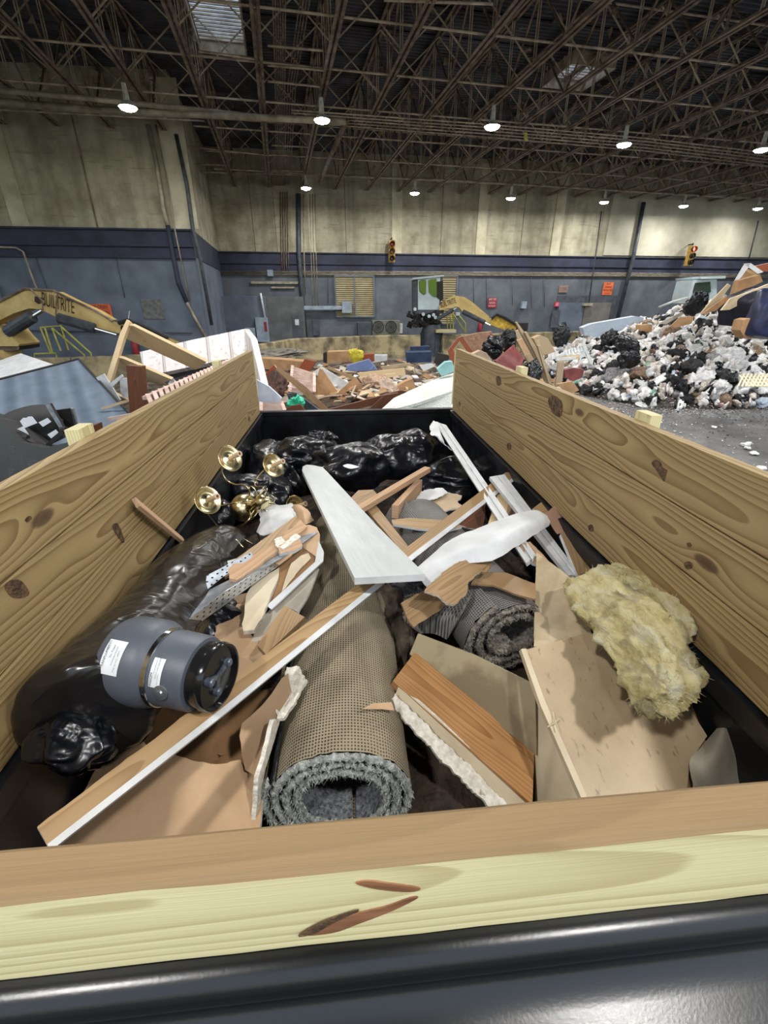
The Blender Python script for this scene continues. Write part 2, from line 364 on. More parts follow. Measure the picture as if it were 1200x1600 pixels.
# ================================================================ THE HALL
JD = V((-.125, .992, 0)).normalized(); JX = V((JD.y, -JD.x, 0))          # joist direction, and across
WD = V((1, .055, 0)).normalized(); WO = V((2.87, 25.6, 0)); WN = V((WD.y, -WD.x, 0))     # far wall, its normal towards the camera
KO = V((-4.87, 17.85, 0)); KD = V((-1, -.03, 0)).normalized(); KN = V((.03, -1, 0)).normalized()
ZB, ZT, ZJ = 4.45, 8.45, 7.0
def wallbox(name, o_, d, n, s0, s1, bands, mats, th=.35):
    mb = MB(); fr = frame3(o_, d, V((0, 0, 1)))
    for (z0, z1, out, mi) in bands:
        mb.box(fr.to_3x3() @ V(((s0+s1)/2, 0, (z0+z1)/2)) + o_ + n*(out-th/2), (s1-s0, th, z1-z0), fr.to_3x3(), mi)
    return struct(mb.build(name, mats, frame=fr))
wallbox('wall_far', WO, WD, WN, -9.2, 32, [(0, 3.62, 0, 1), (3.62, ZB, .03, 2), (ZB, ZT, .0, 0)], [CONC, BLUEW2, NAVY])
wallbox('wall_left_block', KO, KD, KN, 0, 13, [(0, 3.62, 0, 1), (3.62, ZB, .03, 2), (ZB, ZT, 0, 0)], [CONC, BLUEW, NAVY])
SO = KO; SD = (V((-5.78, 25.1, 0))-KO).normalized(); SN = V((SD.y, -SD.x, 0))
if SN.x < 0: SN = -SN
wallbox('wall_left_return', SO, SD, SN, .36, 7.4, [(0, 3.62, 0, 1), (3.62, ZB, .03, 2), (ZB, ZT, 0, 0)], [CONC, BLUEW, NAVY])
mb = MB(); mb.box((8, 10, -.05), (60, 46, .1))
m, N, L, b = nodes('dirty_concrete_floor'); v = mapping(N, L)
g = ramp(N, L, noise(N, L, v, .6, 9, .65), [(.3, srgb(70, 68, 64)), (.5, srgb(98, 98, 98)), (.72, srgb(132, 134, 136))])
g = mix(N, L, ramp(N, L, noise(N, L, v, 14, 6, .7), [(.55, (0, 0, 0)), (.68, (.8,)*3)]), g, srgb(58, 52, 46))
L.new(g, b.inputs['Base Color']); L.new(ramp(N, L, noise(N, L, v, .9, 5), [(.35, (.35,)*3), (.6, (.8,)*3)]), b.inputs['Roughness'])
bump(N, L, noise(N, L, v, 30, 6, .7), .6, .02, b); FLOORM = m
struct(mb.build('floor', m))
def wp(pl, px, py, out=0):              # point standing out from a wall plane
    o_, n = pl; return PL(px, py, o_+n*out, n)
FAR = (WO, WN); BLOCK = (KO, KN)
def wbox(mb, pl, x0, y0, x1, y1, out, mi=0, base=0):
    o_, n = pl; d = WD if pl is FAR else -KD
    p = [wp(pl, *q, base) for q in ((x0, (y0+y1)/2), (x1, (y0+y1)/2), ((x0+x1)/2, y0), ((x0+x1)/2, y1))]
    s0, s1 = p[0].dot(d), p[1].dot(d); z1, z0 = p[2].z, p[3].z; c_ = (p[0]+p[1])/2; c_.z = (z0+z1)/2
    c_ += n*((out-base)/2); fr = frame3(c_, d, V((0, 0, 1))).to_3x3()
    mb.box(c_, (abs(s1-s0), out-base, z1-z0), fr, mi); return c_, fr, abs(s1-s0), z1-z0
# pilasters and seams of the far wall (trim)
PILM = mat('pilaster_concrete', srgb(206, 200, 176), srgb(170, 162, 138), sc=1.5, rough=.9, bmp=.3, bsc=6, bd=.03, det=8)
for i, (px, wd) in enumerate([(487, .3), (620, .5), (753, .5), (872, .5)]):
    p = wp(FAR, px, 350); mb = MB(); mb.bar(V((p.x, p.y, ZB)), V((p.x, p.y, ZT-.2)), wd, .1, up=WN); struct(mb.build('trim_%d' % (i+1), PILM))
k = 5
for px in (395, 430, 690, 817, 940, 1090, 1180, 540):
    p = wp(FAR, px, 350); mb = MB(); mb.bar(V((p.x, p.y, ZB)), V((p.x, p.y, ZT-.2)), .035, .012, up=WN, off=.0); struct(mb.build('trim_%d' % k, GREYMET)); k += 1
p = wp(BLOCK, 20, 300)
for px, wd, m_ in ((18, .5, PILM), (140, .04, GREYMET)):
    p = wp(BLOCK, px, 300); mb = MB(); mb.bar(V((p.x, p.y, ZB)), V((p.x, p.y, ZT-.2)), wd, .06, up=KN); struct(mb.build('trim_%d' % k, m_)); k += 1
mb = MB(); q0 = wp(BLOCK, 283, 300, .02); mb.bar(V((q0.x, q0.y, ZB)), V((q0.x, q0.y, ZT-.2)), .75, .05, up=KN); struct(mb.build('trim_%d' % k, PILM)); k += 1
DAYLIT = mat('painted_daylight_concrete', srgb(190, 187, 170), srgb(160, 156, 138), sc=.9, rough=.9, bmp=.3, bsc=4, bd=.03, det=8)  # daylight on the right of the far wall, put into a paler colour
mb = MB(); wbox(mb, FAR, 950, 305, 1330, 401.5, .05); struct(mb.build('trim_%d' % k, DAYLIT)); k += 1
# ledges running along the navy band
for z_, t in ((3.62, .05), (3.95, .035), (4.42, .05)):
    mb = MB(); a = WO-WD*9; b_ = WO+WD*31; mb.bar(V((a.x, a.y, z_))+WN*.06, V((b_.x, b_.y, z_))+WN*.06, .08, t); struct(mb.build('trim_%d' % k, NAVY)); k += 1
    mb = MB(); a = KO; b_ = KO+KD*13; mb.bar(V((a.x, a.y, z_))+KN*.06, V((b_.x, b_.y, z_))+KN*.06, .08, t); struct(mb.build('trim_%d' % k, NAVY)); k += 1
# ---- roof deck with two translucent corrugated skylights
def strip_(mb, x0, x1, y0, y1, per=.16, h=.05, z=8.42):     # ribs run across the joists
    n = max(1, math.ceil((y1-y0)/per)); per = (y1-y0)/n; vs = []; fs = []
    for i in range(n+1):
        y = y0+i*per
        for q, (dy, dz) in enumerate(((0, 0), (.35*per, 0), (.5*per, h), (.85*per, h))):
            for xx in (x0, x1): vs.append(RO+JX*xx+JD*(y+dy)+V((0, 0, z+dz)))
    for i in range(len(vs)//2-1): fs.append((2*i, 2*i+1, 2*i+3, 2*i+2))
    mb.add(vs, fs)
RO = V((0, 0, 0))
def ru(p): return p.dot(JX), p.dot(JD)
holes = []
for (a, b_) in (((310, 2), (382, 58)), ((850, 78), (922, 118))):
    u0, v0 = ru(Z(a[0], b_[1], 8.42)); u1, v1 = ru(Z(b_[0], b_[1], 8.42)); v2 = ru(Z((a[0]+b_[0])/2, a[1], 8.42))[1]
    holes.append((min(u0, u1), max(u0, u1), v2-(.9 if a[1] < 10 else 0), v0))
mb = MB(); h1, h2 = holes
def deckrect(x0, x1, y0, y1): strip_(mb, x0, x1, y0, y1)
bands = sorted({-5.0, 30.0, h1[2], h1[3], h2[2], h2[3]})
for ya, yb in zip(bands, bands[1:]):
    cuts = [(h[0], h[1]) for h in holes if h[2] <= ya+1e-6 and h[3] >= yb-1e-6]; xs = -17
    for c0, c1 in sorted(cuts): deckrect(xs, c0, ya, yb); xs = c1
    deckrect(xs, 36, ya, yb)
dk = mb.build('ceiling', DECK); struct(dk)
m, N, L, b = nodes('fibreglass_skylight'); b.inputs['Base Color'].default_value = (.85, .9, .95, 1); b.inputs['Roughness'].default_value = .4
tr = N.new('ShaderNodeBsdfTranslucent'); tr.inputs[0].default_value = (.85, .92, 1, 1); mx = N.new('ShaderNodeMixShader'); mx.inputs[0].default_value = .8
L.new(b.outputs[0], mx.inputs[1]); L.new(tr.outputs[0], mx.inputs[2]); L.new(mx.outputs[0], N['Material Output'].inputs[0])
for i, h in enumerate(holes):
    mb = MB(); strip_(mb, h[0], h[1], h[2], h[3], z=8.43); struct(mb.build('window_%d' % (i+1), m))
    mb = MB(); y_ = h[2]
    while y_ < h[3]: mb.bar(JX*h[0]+JD*y_+V((0, 0, 8.39)), JX*h[1]+JD*y_+V((0, 0, 8.39)), .045, .04); y_ += .16
    struct(mb.build('trim_%d' % k, WEBM)); k += 1
    mb = MB()
    for (xa, ya, xb, yb) in ((h[0], h[2], h[1], h[2]), (h[0], h[3], h[1], h[3]), (h[0], h[2], h[0], h[3]), (h[1], h[2], h[1], h[3])):
        mb.bar(JX*xa+JD*ya+V((0, 0, 8.3)), JX*xb+JD*yb+V((0, 0, 8.3)), .04, .3)
    struct(mb.build('trim_%d' % k, WEBM)); k += 1
# ---- open web joists
def make_joist(Ln, name='roof_joist'):
    t = thing(name, 'dust-covered open-web steel roof joist spanning towards the far wall', 'roof joist', (0, 0, 0), 'parallel steel joists under the roof deck')
    for nm, z_, wd in (('bottom_chord', 0, .07), ('top_chord', 1.3, .07)):
        mb = MB()
        for s_ in (-.055, .055): mb.box((s_, -Ln/2, z_+.006), (wd, Ln, .012)); mb.box((s_-.03*(1 if s_ < 0 else -1)*-1, -Ln/2, z_+.04), (.012, Ln, .08))
        mb.build(nm, GREYMET, t)
    n = int(Ln/2.4); pw = Ln/n; v0 = None
    for k_ in range(2*n):
        y0 = -k_*pw/2
        if v0 is None:
            mb = MB()
            for s_ in (-.025, .025): mb.tube([(s_, 0, .03), (s_, 0, 1.3)], .015, 4)
            v0 = mb.build('vertical_web', WEBM, t, frame=M()); continue
        c_ = v0.copy(); C.objects.link(c_); c_.location = (0, y0, 0)
    mb = MB(); pts = []
    for i in range(n): pts += [V((0, -i*pw, 1.3)), V((0, -(i+.5)*pw, .03))]
    pts.append(V((0, -Ln, 1.3)))
    mb.tube(pts, .03, 4); mb.build('bent_web', GREYMET, t)
    return t
import itertools
JL = make_joist(28); JS = make_joist(21)
u_ref = ru(Z(420, 292, ZJ))[0]; used = set()
def walldist(u, o_, d):                 # where the line at offset u along JD meets a wall
    base = JX*u; den = JD.x*(-d.y)+d.x*JD.y; r = o_-base
    return (r.x*(-d.y)+d.x*r.y)/den
from mathutils import Euler
ang = math.atan2(JD.y, JD.x)-math.pi/2
for i in range(-7, 21):
    u = u_ref+i*1.5; dst = walldist(u, WO, WD)
    blk = u < ru(KO)[0]+.2
    if blk: dst = walldist(u, KO, KD)
    src = JS if blk else JL
    t = src if src not in used else dup(src); used.add(src)
    t.location = JX*u+JD*(dst-.05)+V((0, 0, ZJ)); t.rotation_euler = (0, 0, ang)
    if blk: t['label'] = 'dust-covered roof joist ending on top of the left concrete block'; t['group'] = 'joists ending on the left concrete block'
# ---- rods and cross braces between the joists
for v_, z_ in ((11.3, 7.06), (13.4, 7.06), (15.6, 7.06), (17.9, 7.06), (20.4, 7.06), (22.8, 7.06), (12.4, 8.28), (16.8, 8.28), (21.5, 8.28)):
    mb = MB(); a = -16 if v_ < 17 else ru(KO)[0]+.6
    mb.tube([JX*a+JD*v_+V((0, 0, z_)), JX*30+JD*v_+V((0, 0, z_))], .022, 6)
    tag(mb.build('bridging_rod', WEBM), 'long thin steel rod crossing the roof joists', 'rod', 'bridging rods across the joists')
for v_ in (12.3, 14.6, 17.0, 19.4, 21.8):
    mb = MB()
    for i in range(-4, 19):
        ua, ub = u_ref+i*1.5, u_ref+(i+1)*1.5
        if v_ > 17.5 and ua < ru(KO)[0]+.5: continue
        mb.tube([JX*ua+JD*v_+V((0, 0, 7.05)), JX*ub+JD*v_+V((0, 0, 8.3))], .018, 4); mb.tube([JX*ua+JD*v_+V((0, 0, 8.3)), JX*ub+JD*v_+V((0, 0, 7.05))], .018, 4)
    tag(mb.build('cross_bracing', WEBM), 'row of crossed steel braces between the roof joists', 'bracing', 'cross bracing rows under the roof')
# flaps of old fireproofing hanging from the deck (uncountable)
mb = MB(); rr = random.Random(3)
for i in range(900):
    u = rr.uniform(-9, 24); v_ = rr.uniform(11, 24.5); z_ = rr.choice((8.36, 8.3, 7.9, 7.5)); s_ = rr.uniform(.04, .16)
    if z_ < 8.2: u = u_ref+round((u-u_ref)/1.5)*1.5
    c_ = JX*u+JD*v_+V((0, 0, z_)); mb.add([c_+NZ.random_unit_vector()*s_ for _ in range(4)], [(0, 1, 2, 3)])
tag(mb.build('hanging_dust_flakes', GREYMET), 'torn dusty lagging flakes clinging to the joists and deck', 'lagging', kind='stuff')
# ---- pipes under the roof
def pipe(name, pts, r, label, m_=None, n=10, group=None, cat='pipe'):
    mb = MB(); mb.tube(pts, r, n); return tag(mb.build(name, m_ or PIPEM, smooth=True), label, cat, group)
pipe('water_pipe', [Z(0, 141, 6.9), Z(180, 158, 6.9), Z(420, 184, 6.9)], .06, 'upper thick pale pipe running below the joists at left')
pipe('water_pipe', [Z(-20, 158, 6.95), Z(130, 170, 6.95), Z(260, 180, 6.95)], .085, 'lower thick pale pipe running along the top of left block')
pipe('water_pipe', [Z(160, 172, 6.8), Z(410, 184, 6.8), Z(540, 190, 6.8)], .08, 'thick pale pipe passing behind second bright lamp')
pipe('roof_conduit', [Z(-10, 171, 6.75), Z(320, 189, 6.75)], .02, 'thin conduit just under the left pipes')
for i in range(5):
    pipe('roof_conduit', [Z(455, 172+i*4.5, 6.9), Z(760, 194+i*5, 6.9), Z(1010, 216+i*5, 6.9), Z(1210, 240+i*5, 6.9)], .018, 'thin conduit in the bundle crossing below the joists to the right', WEBM, 6, 'bundle of conduits crossing the roof')
for i in range(6):
    pipe('roof_conduit', [Z(426+i*4, 0, 7.1), Z(430+i*3, 130, 7.1), Z(432+i*2.6, 300, 7.1)], .014, 'thin conduit in the bundle running towards the far wall', GREYMET, 6, 'bundle of conduits running to the far wall')
for i in range(4):
    pipe('roof_conduit', [Z(484-i*5, 0, 7.15), Z(462-i*4, 130, 7.15), Z(452-i*3, 300, 7.15)], .014, 'thin conduit in the slanting bundle beside the second lamp', GREYMET, 6, 'slanting bundle of roof conduits')
pipe('water_pipe', [Z(540, 190, 6.85), Z(518, 240, 6.85), Z(500, 285, 6.85)], .07, 'dark thick pipe bending from second lamp down to the far wall', GREYMET)
pipe('water_pipe', [Z(350, 268, 7.05), Z(700, 281, 7.05), Z(1210, 312, 7.05)], .05, 'long horizontal pipe along the top of the far wall')
for a, b_ in (((418, 71), (505, 79)), ((418, 102), (510, 110)), ((418, 127), (505, 136)), ((424, 227), (486, 230)), ((424, 266), (482, 268)), ((295, 256), (358, 258)), ((300, 268), (358, 270)), ((283, 228), (424, 243)), ((310, 80), (400, 92)), ((600, 0), (770, 6))):
    pipe('roof_strut', [Z(*a, 7.02), Z(*b_, 7.02)], .022, 'short horizontal steel strut between two roof joists', WEBM, 6, 'short struts between roof joists', 'strut')
# ---- high bay lamps
LENS = emis('lamp_lens', (.95, .98, 1), 60); LAMPH = mat('lamp_housing', srgb(225, 225, 220), srgb(170, 168, 160), sc=9, rough=.5)
def make_lamp(top=False):
    t = thing('high_bay_lamp', '', 'ceiling lamp')
    mb = MB(); mb.lathe([(0, .44), (.05, .44), (.06, .30), (.07, .12), (.10, .09), (.10, .06), (0, .06)], n=16); autosmooth(mb.build('housing', LAMPH, t))
    mb = MB(); mb.lathe([(.10, .09), (.15, .06), (.21, 0), (.20, 0), (.14, .05), (.09, .075)], n=24); autosmooth(mb.build('reflector', LAMPH, t))
    mb = MB(); mb.lathe([(.19, .0), (.17, -.035), (.10, -.06), (0, -.065)], n=24); mb.build('lens', LENS, t, smooth=True)
    mb = MB(); mb.tube([(0, 0, .44), (0, 0, 1.98)], .01, 6); mb.build('stem', GREYMET, t)
    return t
lamp0 = make_lamp(); nl = 0
where = ['in front of the left concrete block', 'near row, second from the left', 'near row, left of the yellow tag', 'near row, second from the right', 'near row, at the right edge']
where2 = ['leftmost of the six small ones over the far wall', 'second of the small far ones, above the traffic light', 'third of the small far ones', 'fourth of the small far ones', 'second small far one from the right', 'rightmost small far one']
px_near = [(200, 168), (503, 188), (769, 198), (975, 226), (1190, 234)]; px_far = [(478, 294), (648, 302), (798, 310), (944, 316), (1068, 322), (1184, 326)]
spots = [(Z(*p, 6.45), 'bright high bay lamp hanging below the joists, '+w_, LAMP_POWER) for p, w_ in zip(px_near, where)]
spots += [(Z(*p, 6.45), 'glowing high bay lamp, '+w_, LAMP_POWER) for p, w_ in zip(px_far, where2)]
for i in range(5): spots.append((V((-5.2+4.65*i, 6.4+.4*i, 6.45)), None, NEAR_LAMP_POWER))
for i in range(4): spots.append((V((-2.45+4.65*i, -1.9+.0*i, 6.45)), None, NEAR_LAMP_POWER))
for p, lab, en in spots:
    t = lamp0 if nl == 0 else dup(lamp0); nl += 1; t.location = p
    t['label'] = lab or 'high bay lamp hanging above the trailer outside the picture'
    t['group'] = 'high bay lamps under the roof' if lab else 'high bay lamps above the trailer'
    ld = bpy.data.lights.new('lamp_light', 'AREA'); ld.shape = 'DISK'; ld.size = .36; ld.energy = en; ld.color = (1, .97, .92)
    lo_ = bpy.data.objects.new('lamp_light', ld); C.objects.link(lo_); lo_.parent = t; lo_.location = (0, 0, -.09)
# ================================================================ THE TRAILER
XL, XR, YE = -.796, 1.034, 4.30
t = thing('dump_trailer', 'black painted steel dump trailer bed filled with demolition debris', 'trailer', (.12, 2.3, 0))
mb = MB(); mb.box(((XL+XR)/2, 2.3, .72), (1.9, 4.1, .06)); mb.build('bed_floor', STEELI, t)
for s_, xx in ((-1, XL), (1, XR)):
    mb = MB(); mb.box((xx+s_*.012, 2.3, 1.03), (.02, 4.1, .6)); mb.box((xx+s_*.03, 2.3, 1.31), (.1, 4.1, .06))
    for i in range(7): mb.box((xx+s_*.05, .55+i*.6, 1.02), (.06, .06, .56))
    mb.build('side_panel', STEELI, t)
mb = MB(); mb.box((.12, YE+.02, 1.03), (1.98, .04, .62)); mb.box((.12, YE+.02, 1.33), (1.99, .07, .035)); mb.box((-.28, YE-.005, 1.03), (.012, .01, .5)); mb.box((.62, YE-.005, 1.03), (.012, .01, .5))
mb.build('tailgate', STEELI, t)
mb = MB(); mb.box((.12, .30, 1.2), (1.9, .03, .95)); mb.build('front_panel', STEELI, t)
prof = [(.29, 1.678), (.232, 1.678), (.222, 1.676), (.212, 1.668), (.207, 1.656), (.2075, 1.648), (.213, 1.638), (.219, 1.628), (.222, 1.612), (.220, 1.600), (.212, 1.592), (.19, 1.583), (.12, 1.5585), (-.05, 1.499), (-.35, 1.394), (-.37, 1.37), (-.37, 1.0), (.29, 1.0)]
mb = MB(); vs = [V((xx, y, z)) for xx in (-1.0, 1.25) for y, z in prof]; n = len(prof)
mb.add(vs, [(i, i+1, n+i+1, n+i) for i in range(n-1)]+[tuple(range(n))[::-1], tuple(range(n, 2*n))]); autosmooth(fixn(mb.build('tool_box', STEEL, t)), 45)
mb = MB()
for s_ in (-1, 1):
    for yy in (1.9, 2.75):
        mb.lathe([(.18, -.1), (.37, -.1), (.38, -.06), (.38, .06), (.37, .1), (.18, .1)], M.Translation((.12+s_*1.12, yy, .38)) @ M.Rotation(math.pi/2, 4, 'Y'), 28)
mb.build('wheels', BLK, t)
def plank(xx, z0, z1, y0, y1, parent, m_, th=.038, seedoff=0):
    L_ = y1-y0; mb = MB(); b_ = .0012; hw = (z1-z0)/2-.0002; bl, bh = (.010, .0008) if xx < 0 else (.0008, .010)
    prof = [(-hw, -bl), (-hw+bl*.75, 0), (hw-bh*.75, 0), (hw, -bh), (hw, -th+b_), (hw-b_, -th), (-hw+b_, -th), (-hw, -th+b_)]
    s_ = 1 if xx < 0 else -1; fr = frame3(V((xx, (y0+y1)/2, (z0+z1)/2)), V((0, 1, 0)), V((s_, 0, 0)))
    ns = 24; vs = []
    for i in range(ns+1):
        for a, c_ in prof: vs.append(fr @ V((-L_/2+L_*i/ns, a, c_+.0015*math.sin(i*.7+xx+z0*9))))
    k_ = len(prof); fs = [(i*k_+j, i*k_+(j+1) % k_, (i+1)*k_+(j+1) % k_, (i+1)*k_+j) for i in range(ns) for j in range(k_)]+[tuple(range(k_)), tuple(ns*k_+j for j in range(k_))]
    mb.add(vs, fs); return fixn(mb.build('plank', m_, parent, frame=fr))
ZP = [1.345, 1.532, 1.713, 1.906]
for side, xx, lab in (('l', XL, 'left side extension of three stacked treated pine planks on the trailer'), ('r', XR, 'right side extension of three stacked treated pine planks on the trailer')):
    t = thing('sideboard', lab, 'sideboard', (xx, 2.3, 1.345), 'plank side extensions of the trailer'); s_ = 1 if xx < 0 else -1
    for i in range(3): plank(xx, ZP[i], ZP[i+1], .18, YE-.06, t, TP)
    ys = [X(160, 690, xx).y if side == 'l' else X(985, 665, xx).y, 3.25 if side == 'l' else X(800, 582, xx).y]
    for yy in ys:
        mb = MB(); xo = xx-s_*(.038+.022); fr = frame3(V((xo, yy, 1.62)), V((0, 0, 1)), V((s_, 0, 0))); mb.bar((xo, yy, 1.1), (xo, yy, 1.935), .09, .042, up=(s_, 0, 0)); mb.build('stake', TPF, t, frame=fr)
    xo = xx+s_*(-.02); yy = YE-.035; z0, z1 = (1.50, 1.86) if side == 'l' else (1.40, 1.885)
    mb = MB(); mb.bar((xo, yy, z0), (xo, yy, z1), .04, .05, up=(0, 1, 0)); mb.build('end_cleat', TPF, t, frame=frame3(V((xo, yy, (z0+z1)/2)), V((0, 0, 1)), V((0, -1, 0))))
# front board across the trailer: one piece, its top edge weathered
fr = frame3(V((.1, .236, 1.75)), V((1, 0, 0)), V((0, -1, 0)))
mb = MB(); y0, y1, z0, z1 = .236, .282, 1.68, 1.82; b_ = .005; ns = 30; vs = []
pr = [(y0, z0), (y0, z1-b_*1.4), (y0+b_, z1), (y1-b_, z1), (y1, z1-b_), (y1, z0)]
for i in range(ns+1):
    xx = -.85+1.95*i/ns
    for j, (yy, zz) in enumerate(pr):
        w_ = .0014*NZ.noise(V((xx*7, j*3, 1))); vs.append((xx, yy+(w_ if j < 3 else 0), zz+w_*1.6))
fs = []; mi = []
for i in range(ns):
    for j in range(6): fs.append((i*6+j, i*6+(j+1) % 6, (i+1)*6+(j+1) % 6, (i+1)*6+j)); mi.append(1 if j in (1, 2, 3) else 0)
fs += [tuple(range(6)), tuple(ns*6+j for j in range(6))]; mi += [0, 0]
mb.add(vs, fs, mi); fb = fixn(mb.build('front_board', [TPF, TPT], frame=fr)); KNOT = mat('dark_knot', srgb(112, 82, 52), srgb(44, 30, 20), sc=45, rough=.7, bmp=.8, bsc=120); REDK = mat('resin_streak', srgb(150, 104, 72), srgb(104, 66, 44), sc=30, rough=.5, stretch=(.3, 2, 1))
tag(fb, 'pale treated pine board laid across the trailer front closest to the camera', 'board')

def knotp(nm, pts, pl_p, pl_n, m_, par, seed=0):
    n_ = len(pts); q = [V((a, b_, 0)) for a, b_ in pts]; pts = [tuple(catmull(q[i-1], q[i], q[(i+1) % n_], q[(i+2) % n_], u/4).xy) for i in range(n_) for u in range(4)]
    o = slab(nm, pts, [pl_p, pl_p+pl_n.orthogonal(), pl_p+pl_n.cross(pl_n.orthogonal())], .0012, [m_, m_], par, jag=0, seg=.006, seed=seed); return o
FP, FN = V((0, .2345, 1.7)), V((0, -1, 0))
knotp('bark_split', [(470, 1462), (500, 1446), (548, 1430), (600, 1418), (640, 1404), (652, 1404), (612, 1424), (560, 1444), (520, 1458)], FP, FN, REDK, fb, 3)
knotp('bark_split', [(466, 1463), (500, 1443), (545, 1427), (560, 1424), (520, 1443), (490, 1460)], FP+V((0, -.0008, 0)), FN, KNOT, fb, 4)
knotp('knot', [(556, 1381), (575, 1377), (600, 1380), (655, 1388), (640, 1394), (590, 1390)], FP, FN, REDK, fb, 5)
sbs = sorted([o for o in bpy.data.objects if o.name.startswith('sideboard')], key=lambda o: o.location.x)
for s_, q in ((1, [(1018, 724), (1024, 718), (1032, 722), (1036, 730), (1044, 736), (1048, 744), (1045, 752), (1038, 753), (1032, 745), (1026, 736)]), (1, [(1069, 880), (1076, 877), (1082, 882), (1078, 889), (1071, 888)]), (1, [(856, 626), (866, 618), (878, 630), (876, 650), (864, 646)]), (1, [(1073, 849), (1078, 848), (1080, 853), (1075, 855)]), (1, [(775, 590), (781, 588), (783, 600), (777, 602)]), (1, [(792, 694), (797, 692), (798, 701), (793, 702)]), (1, [(919, 822), (925, 820), (927, 829), (921, 830)]),
              (0, [(8, 915), (20, 906), (34, 908), (46, 926), (36, 934), (18, 932)]), (0, [(176, 822), (184, 818), (192, 836), (194, 848), (184, 838)]), (0, [(40, 812), (46, 806), (50, 810), (44, 816)]), (0, [(150, 970), (156, 966), (158, 982), (152, 984)])):
    xx = (XR-.0012) if s_ else (XL+.0012); knotp('knot', q, V((xx, 0, 1.5)), V((-1 if s_ else 1, 0, 0)), KNOT, sbs[s_], s_+len(q))
# ================================================================ LOAD OF THE TRAILER
# uneven bed of fine rubble that everything rests on
mb = MB(); nx, ny = 40, 80; vs = []
for j in range(ny+1):
    for i in range(nx+1):
        xx = XL+.01+(XR-XL-.02)*i/nx; yy = .33+(YE-.36)*j/ny; e_ = min(i, nx-i, 4)/4
        h = .86+.07*fbm(V((xx*3, yy*3, 1)), 4)+.10*math.exp(-((yy-1.9)/1.0)**2)*e_
        if yy < 1.0: h -= (1.0-yy)*.12
        vs.append((xx, yy, h))
mb.add(vs, [(j*(nx+1)+i, j*(nx+1)+i+1, (j+1)*(nx+1)+i+1, (j+1)*(nx+1)+i) for j in range(ny) for i in range(nx)])
RUB = mat('dark_rubble', srgb(74, 60, 48), srgb(30, 24, 20), sc=9, rough=.9, bmp=1, bsc=25, bd=.03, det=9)
tag(mb.build('loose_rubble', RUB, smooth=True), 'dark loose rubble and dust under the load of the trailer', 'rubble', kind='stuff')

# ---- black bags
def tagb(o, l, g=None, c_='trash bag'): return tag(o, l, c_, g)
GB = 'black contractor bags in the trailer'
def cbag(pt, r, rot, seed, label, knot=False, m_=BLACKB, fold=.03, lump=.30):
    return tagb(place('trash_bag', blob(seed, 6, fold, lump, knot, freq=1.3), TRS(pt, rot, r), m_), label, GB)
cbag(Z(634, 712, 1.16), (.30, .26, .20), (.1, .1, .3), 1, 'largest smooth black trash bag against the tailgate at the right of the bag pile')
cbag(Z(548, 732, 1.17), (.32, .24, .18), (.1, -.1, 0), 2, 'black trash bag with a small white tear in the middle of the pile')
cbag(Z(478, 715, 1.12), (.26, .2, .17), (0, .2, .8), 3, 'black trash bag touching the upper end of the pale shelf board')
cbag(Z(430, 735, 1.04), (.26, .34, .2), (.2, 0, .2), 4, 'black trash bag in the back left corner beside the chandelier')
cbag(Z(400, 780, .98), (.26, .28, .2), (0, .2, 1.2), 9, 'black trash bag sagging under the brass chandelier')
cbag(Z(712, 752, 1.00), (.28, .36, .18), (.1, 0, 2), 5, 'flat black trash bag right of the pile under the white crown moulding')
cbag(Z(505, 690, 1.2), (.14, .10, .07), (.5, .2, .4), 6, 'loose knotted top of a black trash bag below the tailgate edge', True, fold=.3, lump=.4)
cbag(Z(320, 800, 1.08), (.16, .22, .15), (.3, 0, .2), 8, 'small black trash bag hanging behind the left brass cup of the chandelier')
tl = patch('bag_tear', [[Z(536, 727, 1.335), Z(545, 725, 1.335), Z(561, 729, 1.335)], [Z(537, 729, 1.33), Z(548, 732, 1.33), Z(561, 730, 1.33)]], .003, [WHITEP]); tag(tl, 'small white scrap of paper on a black trash bag', 'paper')
cbag(Z(322, 975, 1.16), (.17, .14, .12), (.3, .5, 0), 12, 'piece of black trash bag showing behind the grey pipe coupling')
# long tubular bag along the left planks
mb = MB(); cl = [(366, 846, -.58), (330, 878, -.62), (285, 925, -.64), (240, 985, -.655), (195, 1040, -.655), (163, 1082, -.65), (140, 1112, -.64), (130, 1132, -.63)]
pc = []
for i in range(len(cl)-1):
    for k_ in range(9):
        a, b_ = X(*cl[i]), X(*cl[i+1]); pc.append(a.lerp(b_, k_/9))
pc.append(X(*cl[-1])); n = len(pc); nr = 56; vs = []
for i, p in enumerate(pc):
    u = i/(n-1); r = .150*math.sqrt(max(0.002, 1-(2*u-1)**16))
    if u < .25: r *= .82+.18*u/.25
    t_ = (pc[min(i+1, n-1)]-pc[max(i-1, 0)]).normalized(); a = V((0, 0, 1)).cross(t_).normalized(); b_ = t_.cross(a)
    for k_ in range(nr):
        th = 2*math.pi*k_/nr; d = a*math.cos(th)+b_*math.sin(th)
        q = V((math.cos(th)*1.3+u*1.2, math.sin(th)*1.3, u*3.2+th*.0)); rr = r*(1+.05*(ridge(q*1.5, 3)-1)+.07*fbm(q*.9, 2))
        pp = p+d*rr
        pp.x = max(pp.x, XL+.012) if pp.z > 1.34 else max(pp.x, XL+.02); vs.append(pp)
vs += [pc[0], pc[-1]]
fs = [(i*nr+k_, i*nr+(k_+1) % nr, (i+1)*nr+(k_+1) % nr, (i+1)*nr+k_) for i in range(n-1) for k_ in range(nr)]
fs += [(len(vs)-2, (k_+1) % nr, k_) for k_ in range(nr)]+[(len(vs)-1, (n-1)*nr+k_, (n-1)*nr+(k_+1) % nr) for k_ in range(nr)]
